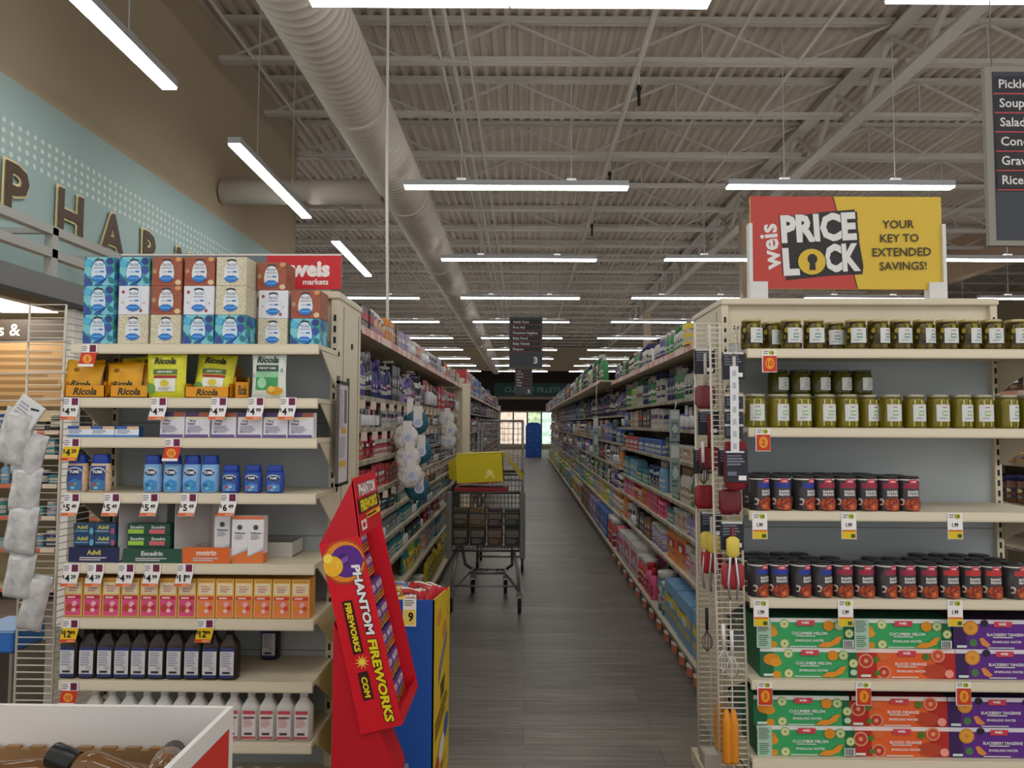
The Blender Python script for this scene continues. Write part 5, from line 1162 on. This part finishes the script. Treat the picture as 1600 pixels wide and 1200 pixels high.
def kind(k, a, b, big=1.0):
    key = (k, a, b, big)
    if key in _K: return _K[key]
    A, B, S = M(PAL[a], .4), M(PAL[b], .4), hash(key[:3]) if 0 else (ord(a[0]) * 7 + ord(b[-1]) * 13 + len(k) * 31)
    lo = labops(PAL[b], PAL[a], S); parts = []
    if k in ('bottle', 'pump_bottle', 'mouthwash_bottle'):
        h, r = {'bottle': (.15, .03), 'pump_bottle': (.17, .033), 'mouthwash_bottle': (.22, .045)}[k]
        p1 = MB().lathe([(r * .92, 0), (r, .006), (r, h * .6), (r * .8, h * .72), (r * .4, h * .78)], 14, A, sy=.75)
        l = bend(MB().dec(Frame((-r, -r, h * .06), (1, 0, 0), (0, 0, 1), 2 * r, h * .55), lo).cuts(5), r, .75)
        c = MB().lathe([(r * .42, h * .77), (r * .45, h * .96), (r * .4, h)], 12, B) if k != 'pump_bottle' else MB().lathe([(r * .4, h * .77), (r * .4, h * .85), (r * .12, h * .86), (r * .12, h * .97)], 10, B).box((-.006, -.035, h * .95), (.006, .008, h), B)
        parts = [('body', p1), ('cap', c), ('label', l)]; w, d = 2 * r, 1.5 * r
    elif k in ('jar', 'tub', 'canister'):
        h, r = {'jar': (.09, .036), 'tub': (.11, .05), 'canister': (.16, .04)}[k]
        p1 = MB().lathe([(r * .95, 0), (r, .004), (r, h * .8)], 16, A)
        c = MB().lathe([(r * 1.02, h * .8), (r * 1.02, h * .98), (r * .96, h), (.001, h)], 16, B)
        l = bend(MB().dec(Frame((-r, -r, h * .04), (1, 0, 0), (0, 0, 1), 2 * r, h * .74), lo).cuts(5), r)
        parts = [('body', p1), ('lid', c), ('label', l)]; w, d = 2 * r, 2 * r
    elif k == 'spray_can':
        h, r = .19, .028
        p1 = MB().lathe([(r * .95, 0), (r, .003), (r, h * .74), (r * .7, h * .8)], 14, A)
        c = MB().lathe([(r * .85, h * .77), (r * .85, h * .94), (r * .7, h)], 14, B)
        l = bend(MB().dec(Frame((-r, -r, h * .03), (1, 0, 0), (0, 0, 1), 2 * r, h * .7), lo).cuts(5), r)
        parts = [('body', p1), ('cap', c), ('label', l)]; w, d = 2 * r, 2 * r
    elif k in ('carton', 'flat_carton', 'tall_carton', 'multipack'):
        w, d, h = {'carton': (.09, .07, .11), 'flat_carton': (.14, .05, .06), 'tall_carton': (.06, .05, .15), 'multipack': (.26, .18, .18)}[k]
        p1 = MB().box((-w / 2, -d / 2, 0), (w / 2, d / 2, h), A, .002)
        for fr in (front(w, h, -d / 2), Frame((w / 2, -d / 2, 0), (0, 1, 0), (0, 0, 1), d, h), Frame((-w / 2, d / 2, 0), (0, -1, 0), (0, 0, 1), d, h)): p1.dec(fr, lo)
        parts = [('body', p1)]
    elif k in ('pouch', 'soft_pack'):
        w, h, d = (.1, .13, .04) if k == 'pouch' else (.24, .26, .12)
        p1 = pouch_mesh(w, h, d, A, lo, nu=6, nv=7); parts = [('body', p1)]
    elif k == 'blister_card':
        w, h, d = .08, .13, .03
        p1 = MB().box((-w / 2, -.001, 0), (w / 2, .001, h), A).dec(front(w, h, -.001), [('r', 0, .62, 1, 1, B), ('e', .5, .93, .12, .025, BLACK), ('l', .1, .66, .9, .84, 2, M('#dcd9d4'))])
        b = MB().lathe([(.026, .012), (.03, .02), (.03, .066), (.02, .075)], 12, M('#c4c6cc', .15), sy=.7, loc=(0, -.016, 0)); parts = [('card', p1), ('bubble', b)]
    elif k == 'toothbrush_pack':
        w, h, d = .05, .2, .02
        p1 = MB().box((-w / 2, -.001, 0), (w / 2, .001, h), A).dec(front(w, h, -.001), [('r', 0, .7, 1, 1, B), ('l', .1, .74, .9, .92, 3, TW)])
        b = MB().tube([(0, -.008, .02), (.002, -.01, .13)], .006, B, 6).box((-.008, -.018, .11), (.008, -.008, .14), TW); parts = [('card', p1), ('brush', b)]
    kk = (w, h if k != 'x' else h)
    far = MB()
    for _, p in parts:
        o = len(far.v); far.v += p.v
        for f, mi, sm in zip(p.f, p.m, p.sm): far.f.append(tuple(q + o for q in f)); far.m.append(far.mi(p.mats[mi])); far.sm.append(sm)
    _K[key] = (Proto(k, k.replace('_', ' '), [(n, p.mesh(n)) for n, p in parts]), Proto(k, k.replace('_', ' '), [(k, far.mesh(k))]), w, d, h)
    return _K[key]
POOL = {
    'hair': (['bottle', 'pump_bottle', 'spray_can', 'tall_carton', 'tub'], [('purple', 'white'), ('white', 'black'), ('black', 'silver'), ('navy', 'white'), ('black', 'lilac'), ('lilac', 'black'), ('navy', 'purple'), ('black', 'white')]),
    'mix': (['bottle', 'carton', 'jar', 'tall_carton', 'blister_card', 'pouch'], [('white', 'navy'), ('white', 'pink'), ('tan', 'white'), ('navy', 'white'), ('orange', 'white'), ('black', 'red'), ('lilac', 'white'), ('brown', 'tan'), ('blue', 'white'), ('black', 'silver')]),
    'red': (['carton', 'pouch', 'blister_card', 'flat_carton', 'tub'], [('red', 'white'), ('white', 'red'), ('red', 'black'), ('red', 'tan'), ('black', 'pink'), ('brown', 'red')]),
    'teal': (['blister_card', 'pouch', 'carton', 'toothbrush_pack', 'flat_carton'], [('teal', 'white'), ('white', 'teal'), ('silver', 'teal'), ('black', 'white'), ('sky', 'navy'), ('navy', 'sky'), ('brown', 'teal'), ('black', 'teal')]),
    'low': (['tub', 'pouch', 'carton', 'canister', 'soft_pack'], [('yellow', 'lime'), ('lime', 'white'), ('sky', 'white'), ('white', 'orange'), ('yellow', 'white'), ('teal', 'yellow'), ('tan', 'white')]),
    'bath': (['bottle', 'pump_bottle', 'spray_can', 'canister', 'mouthwash_bottle'], [('white', 'green'), ('green', 'white'), ('black', 'green'), ('white', 'navy'), ('navy', 'silver'), ('lime', 'white'), ('white', 'black'), ('silver', 'white'), ('purple', 'white')]),
    'shave': (['blister_card', 'carton', 'spray_can', 'toothbrush_pack', 'flat_carton'], [('blue', 'white'), ('white', 'blue'), ('silver', 'red'), ('white', 'tan'), ('black', 'silver'), ('lilac', 'white'), ('red', 'white'), ('tan', 'black')]),
    'soap': (['bottle', 'flat_carton', 'mouthwash_bottle', 'carton', 'jar'], [('sky', 'white'), ('teal', 'white'), ('white', 'sky'), ('silver', 'navy'), ('lilac', 'white'), ('green', 'white'), ('white', 'tan')]),
    'pinklow': (['bottle', 'multipack', 'carton', 'canister'], [('pink', 'white'), ('red', 'white'), ('white', 'red'), ('orange', 'red'), ('pink', 'red'), ('white', 'pink'), ('purple', 'pink')]),
    'bluelow': (['mouthwash_bottle', 'multipack', 'canister'], [('navy', 'white'), ('teal', 'white'), ('white', 'green'), ('yellow', 'blue'), ('green', 'white'), ('sky', 'yellow'), ('white', 'navy')]),
    'diaper': (['soft_pack', 'multipack', 'canister'], [('white', 'green'), ('navy', 'white'), ('white', 'purple'), ('sky', 'white'), ('purple', 'white'), ('white', 'blue'), ('orange', 'yellow'), ('lilac', 'white'), ('red', 'white'), ('black', 'white'), ('blue', 'white'), ('green', 'white'), ('navy', 'orange'), ('brown', 'tan')]),
    'food': (['jar', 'canister', 'jar'], [('tan', 'navy'), ('brown', 'navy'), ('tan', 'navy'), ('brown', 'black'), ('tan', 'brown')]),
}
WORD = {'multipack': 'multi pack', 'soft_pack': 'soft pack'}
NG = {}
def fill(side, xf, z, gap, y0, y1, pool, where, near=True, dens=1.0, minw=0.0, sc=1.0, deep=.02):
    """a row of goods standing along a shelf edge"""
    ks, cs = POOL[pool]; y = y0 + .02; n = 0; rz = PI / 2 * side
    run = 0
    while y < y1 - .03:
        if run <= 0: k = random.choice(ks); ca, cb = random.choice(cs); run = random.choice((2, 3, 3, 4))
        P = kind(k, ca, cb); s = sc * random.uniform(.95, 1.12)
        s = min(max(s, min(1.5 * sc, gap * random.uniform(.66, .85) / P[4])), (gap - .012) / P[4])
        w = P[2] * s * 1.04 + .004
        if y + w > y1: break
        run -= 1; n += 1
        if random.random() < .05 / dens: y += .06; run = 0
        yc = y + w / 2
        pr = P[0] if (near and yc < 5.2 and len(P[0].parts) > 1) else P[1]
        o = pr.put((xf - side * (P[3] * s / 2 + deep + random.uniform(0, .012)), yc, z + .0006), f'{ca}-{cb} {WORD.get(k, k.replace("_", " "))}, {nth(n)} from near end, {where}', 'goods, ' + where, rz)
        o.scale = (s, s, s)
        y += w + .002
def lvl(i): return f'{nth(i + 1)} shelf up'
LN = ['low', 'low', 'teal', 'teal', 'teal', 'red', 'red', 'mix', 'hair', 'mix']
for i, z in enumerate(LL):
    if i < 2: ya = 5.0
    elif i < 4: ya = 4.0
    else: ya = 3.42
    gap = (LL[i + 1] - z - .03) if i + 1 < len(LL) else .15
    fill(1, LFX - (0 if i in (0, 9) else .03), z, gap, ya, 5.9, LN[i], f'{lvl(i)}, near half of first left run', sc=1.0)
    fill(1, LFX - (0 if i in (0, 9) else .03), z, gap, 5.95, 8.78, ('low', 'low', 'red', 'teal', 'mix', 'mix', 'teal', 'mix', 'red', 'mix')[i], f'{lvl(i)}, far half of first left run', sc=1.25)
for i, z in enumerate(LL2):
    gap = (LL2[i + 1] - z - .03) if i + 1 < len(LL2) else .35
    fill(1, LFX - .03, z, gap, 10.12, 15, ('diaper', 'low', 'teal', 'mix', 'mix', 'hair', 'diaper')[i], f'{lvl(i)}, near half of second left run', near=False, sc=2.0)
    fill(1, LFX - .03, z, gap, 15.05, 22.6, 'diaper', f'{lvl(i)}, far half of second left run', near=False, sc=2.4)
RN = ['bluelow', 'pinklow', 'soap', 'soap', 'shave', 'shave', 'bath', 'bath']
for i, z in enumerate(RL):
    gap = (RL[i + 1] - z - .03) if i + 1 < len(RL) else .18
    xf = RFX + (0 if i in (0, 7) else .09)
    fill(-1, xf, z, gap, 4.36 if i > 5 else 3.9, 5.6, RN[i], f'{lvl(i)}, near part of right run', sc=1.15 if i else 1.3)
    fill(-1, xf, z, gap, 5.65, 7.97, ('pinklow', 'mix', 'pinklow', 'soap', 'shave', 'mix', 'bath', 'bath')[i], f'{lvl(i)}, middle part of right run', sc=1.35)
for i, z in enumerate(RL2):
    gap = (RL2[i + 1] - z - .03) if i + 1 < len(RL2) else .3
    fill(-1, RFX + (0 if i == 0 else .09 if i < 6 else -.12), z, gap, 8.05, 13, ('diaper', 'low', 'bath', 'mix', 'shave', 'hair', 'bath')[i], f'{lvl(i)}, near half of far right run', near=False, sc=2.0)
    fill(-1, RFX + (0 if i == 0 else .09 if i < 6 else -.12), z, gap, 13.05, 29.8, ('low', 'low', 'diaper', 'mix', 'mix', 'diaper', 'diaper')[i], f'{lvl(i)}, far half of far right run', near=False, sc=3.0)
# orange shelf flags along the right base shelf
om = MB().box((-.002, -.03, -.07), (0, .03, 0), M('#cf7a5a')).box((-.003, -.03, -.022), (-.002, .03, 0), TW).mesh('shelf_flag')
for k in range(26):
    y = 3.92 + k * (.14 + .012 * k)
    if y > 8: continue
    o = mobj('shelf_flag', om, None, (RFX - .006, y, .105), .35); tag(o, f'orange price flag on the right run base shelf edge, {nth(k + 1)} from the near end', 'price flag', 'price flags on the right base shelf')
wm_ = MB().box((0, -.022, -.042), (.002, .022, 0), M('#c9b8a8')).mesh('shelf_flag')
for k in range(20):
    y = 3.5 + k * .26
    for j, i in enumerate((8, 7, 5)):
        o = mobj('shelf_flag', wm_, None, (LFX - .03 + .005, y + .05 * j, LL[i] - .02), -.5); tag(o, f'pale price flag, {nth(k + 1)} from the near end, {lvl(i)} on the first left run', 'price flag', 'price flags on the left run')
# poufs on clip strips hanging off the left run
def pouf(loc, lab, teal_):
    o = thing('bath_pouf', lab, 'bath pouf', loc, .45, 'bath poufs on clip strips')
    pw = noise_mat('pouf', [(.3, '#a8a29c'), (.5, '#cfcac4'), (.7, '#e0dcd8')], scale=(1, 1, 1), ns=55, bump=.8) if not teal_ else noise_mat('poufteal', [(.3, '#1f4a5c'), (.7, '#2f6a80')], ns=50, bump=.8)
    prof = [(.02, -.035), (.06, -.03), (.078, -.008), (.078, .008), (.06, .03), (.02, .035)]
    MB().lathe(prof, 28, pw, xf=Matrix.Rotation(PI / 2, 4, 'X')).build('mesh_ball', o)
    MB().lathe([(.032, .034), (.032, .037)], 20, M('#c9cbd8'), xf=Matrix.Rotation(PI / 2, 4, 'X')).lathe([(.02, .037), (.02, .039)], 16, M('#a9aecb'), xf=Matrix.Rotation(PI / 2, 4, 'X')).box((-.028, -.036, .02), (.028, -.033, .1), M('#d3cfca')).build('round_card', o)
for k, (px, py, tq) in enumerate(((650, 660, 1), (634, 684, 0), (655, 705, 1), (637, 716, 0), (640, 742, 0), (652, 762, 1))):
    Yp = 4.35 if not tq else 4.5
    pouf(tuple(at(px, py, Yp)), ('white' if not tq else 'teal') + f' bath pouf hanging on the nearer strip, {ORD[k]} from the top', tq)
for k, (px, py) in enumerate(((697, 655), (701, 672), (700, 690))): pouf(tuple(at(px, py, 6.6)), f'white bath pouf hanging on the farther strip, {ORD[k]} from the top', 0)
for nm, px, y0, y1, Yp in (('nearer', 641, 622, 775, 4.47), ('farther', 698, 640, 705, 6.65)):
    a, b = at(px, y0, Yp), at(px, y1, Yp)
    o = MB().box((-.02, 0, b.z - a.z), (.02, .003, 0), M('#d3cfca')).build('clip_strip', loc=tuple(a), rz=.45); tag(o, f'white clip strip holding the bath poufs, the {nm} one', 'clip strip')
for k, (px, y0, y1, Yp) in enumerate(((1050, 640, 690, 4.5), (1050, 692, 770, 4.5), (1036, 500, 560, 3.95), (920, 650, 712, 8.3))):
    a, b = at(px, y0, Yp), at(px, y1, Yp)
    if k == 2: continue
    if k < 2: a.x = .914
    else: a.x = b.x = .80
    o = MB().tube([(0, .01, -.01), (.012, .01, (.05, .02, 0, 1.915 - a.z)[k])], .003, TW, 5).box((-.03, 0, b.z - a.z), (.03, .02, 0), M('#93a5a0', .15), .004).dec(Frame((-.03, 0, b.z - a.z), (1, 0, 0), (0, 0, 1), .06, a.z - b.z), [('r', .1, .7, .9, .95, M('#c9d0cc')), ('l', .15, .1, .85, .62, 6, M('#5f7570')), ('e', .5, .4, .3, .12, M('#b9c9c2'))]).build('hanging_pack', loc=tuple(a)); tag(o, ('pale green hanging pack on the right run strip, upper', 'pale green hanging pack on the right run strip, lower', '', 'pale tall pack hanging off the right run farther along')[k], 'hanging pack')
for k, (c, nm, z) in enumerate((('yellow', 'yellow', 1.91), ('orange', 'orange', 1.72), ('orange', 'orange', 1.54))):
    p = at(1072, (520, 560, 612)[k], 4.05)
    o = kind('multipack', c, 'white' if k == 0 else 'yellow')[1].put((.965 if k == 0 else 1.06, 4.25, (1.912, 1.745, 1.622)[k]), f'{nm} box, {ORD[k]} down at the near end of right run', 'orange boxes by the wire rack', -PI / 2); o.scale = (.42, .5, .68)

# ================================================================== NEXT GONDOLA ON THE RIGHT
xg = 3.75
for k, (a, b) in enumerate(steps(4.6, 10.6, 3)): bay(-1, xg, xg + .5, a, b, [.12, .5, .84, 1.16, 1.46, 1.72], 1.85, f'cream shelving bay, {ORD[k]} from the near end, gondola beyond right endcap')
for i, z in enumerate([.12, .5, .84, 1.16, 1.46, 1.72]):
    if i in (0, 1): continue
    fill(-1, xg + .09, z, .24, 4.7, 8.6, 'food', f'{lvl(i)}, gondola beyond right endcap', near=False, sc=1.3)
# ================================================================== PHARMACY SIDE LEFT OF THE ENDCAP
pf = thing('low_shelving', 'low shelving unit of medicines beyond the left wire rack', 'shelving', (-4.4, 6.0, 0))
PLV = [.1, .42, .68, .94, 1.18, 1.38]
MB().box((-1.5, .4, 0), (1.5, .44, 1.55), M('#b9ab8c')).build('back_panel', pf)
for z in PLV:
    s = MB().box((-1.5, 0, z - .03), (1.5, .4, z), CREAM).build('shelf', pf); MB().box((-1.5, -.003, z - .032), (1.5, 0, z + .002), strip_mat('railx', '#e6d9cc', '#c9705a', '#efe9e0', 'X')).build('price_rail', s)
for s in (-1, 1): MB().box((s * 1.5 - .02, 0, 0), (s * 1.5 + .02, .44, 1.55), CREAM).build('side_panel', pf)
for i, z in enumerate(PLV):
    gap = (PLV[i + 1] - z - .04) if i + 1 < len(PLV) else .2
    x = -5.2; n = 0
    while x < -3.0:
        k = random.choice(('carton', 'bottle', 'flat_carton', 'tub', 'jar')); ca, cb = random.choice([('white', 'red'), ('white', 'blue'), ('navy', 'white'), ('red', 'white'), ('sky', 'white'), ('teal', 'white'), ('tan', 'red'), ('black', 'white')])
        P = kind(k, ca, cb); sc = min(1.25, (gap - .01) / P[4]); w = P[2] * sc + .012
        n += 1
        if z > .3:
            o = P[1].put((x + w / 2, 6.0 + P[3] / 2 * sc + .03, z + .0006), f'{ca} and {cb} {k.replace("_", " ")}, {nth(n)} from the left, {lvl(i)} of low pharmacy shelving', 'goods on the low pharmacy shelving'); o.scale = (sc, sc, sc)
        x += w
pc = thing('pharmacy_counter', 'cream pharmacy counter in the room behind the low shelving', 'counter', (-5.0, 8.0, 0))
MB().box((-1.05, 0, 0), (.7, .5, 1.05), M('#b9a67e')).build('cabinet', pc); MB().box((-1.07, -.03, 1.05), (.72, .52, 1.09), M('#d9cfb4')).build('worktop', pc)
mn = thing('card_reader', 'small black card reader on a pole on the pharmacy counter', 'card reader', (-4.65, 8.05, 1.09)); MB().tube([(0, 0, 0), (0, 0, .2), (.03, -.02, .23), (.08, -.02, .23)], .014, BLACK, 8).build('pole', mn); MB().box((.06, -.04, .16), (.14, 0, .26), BLACK).build('screen', mn)
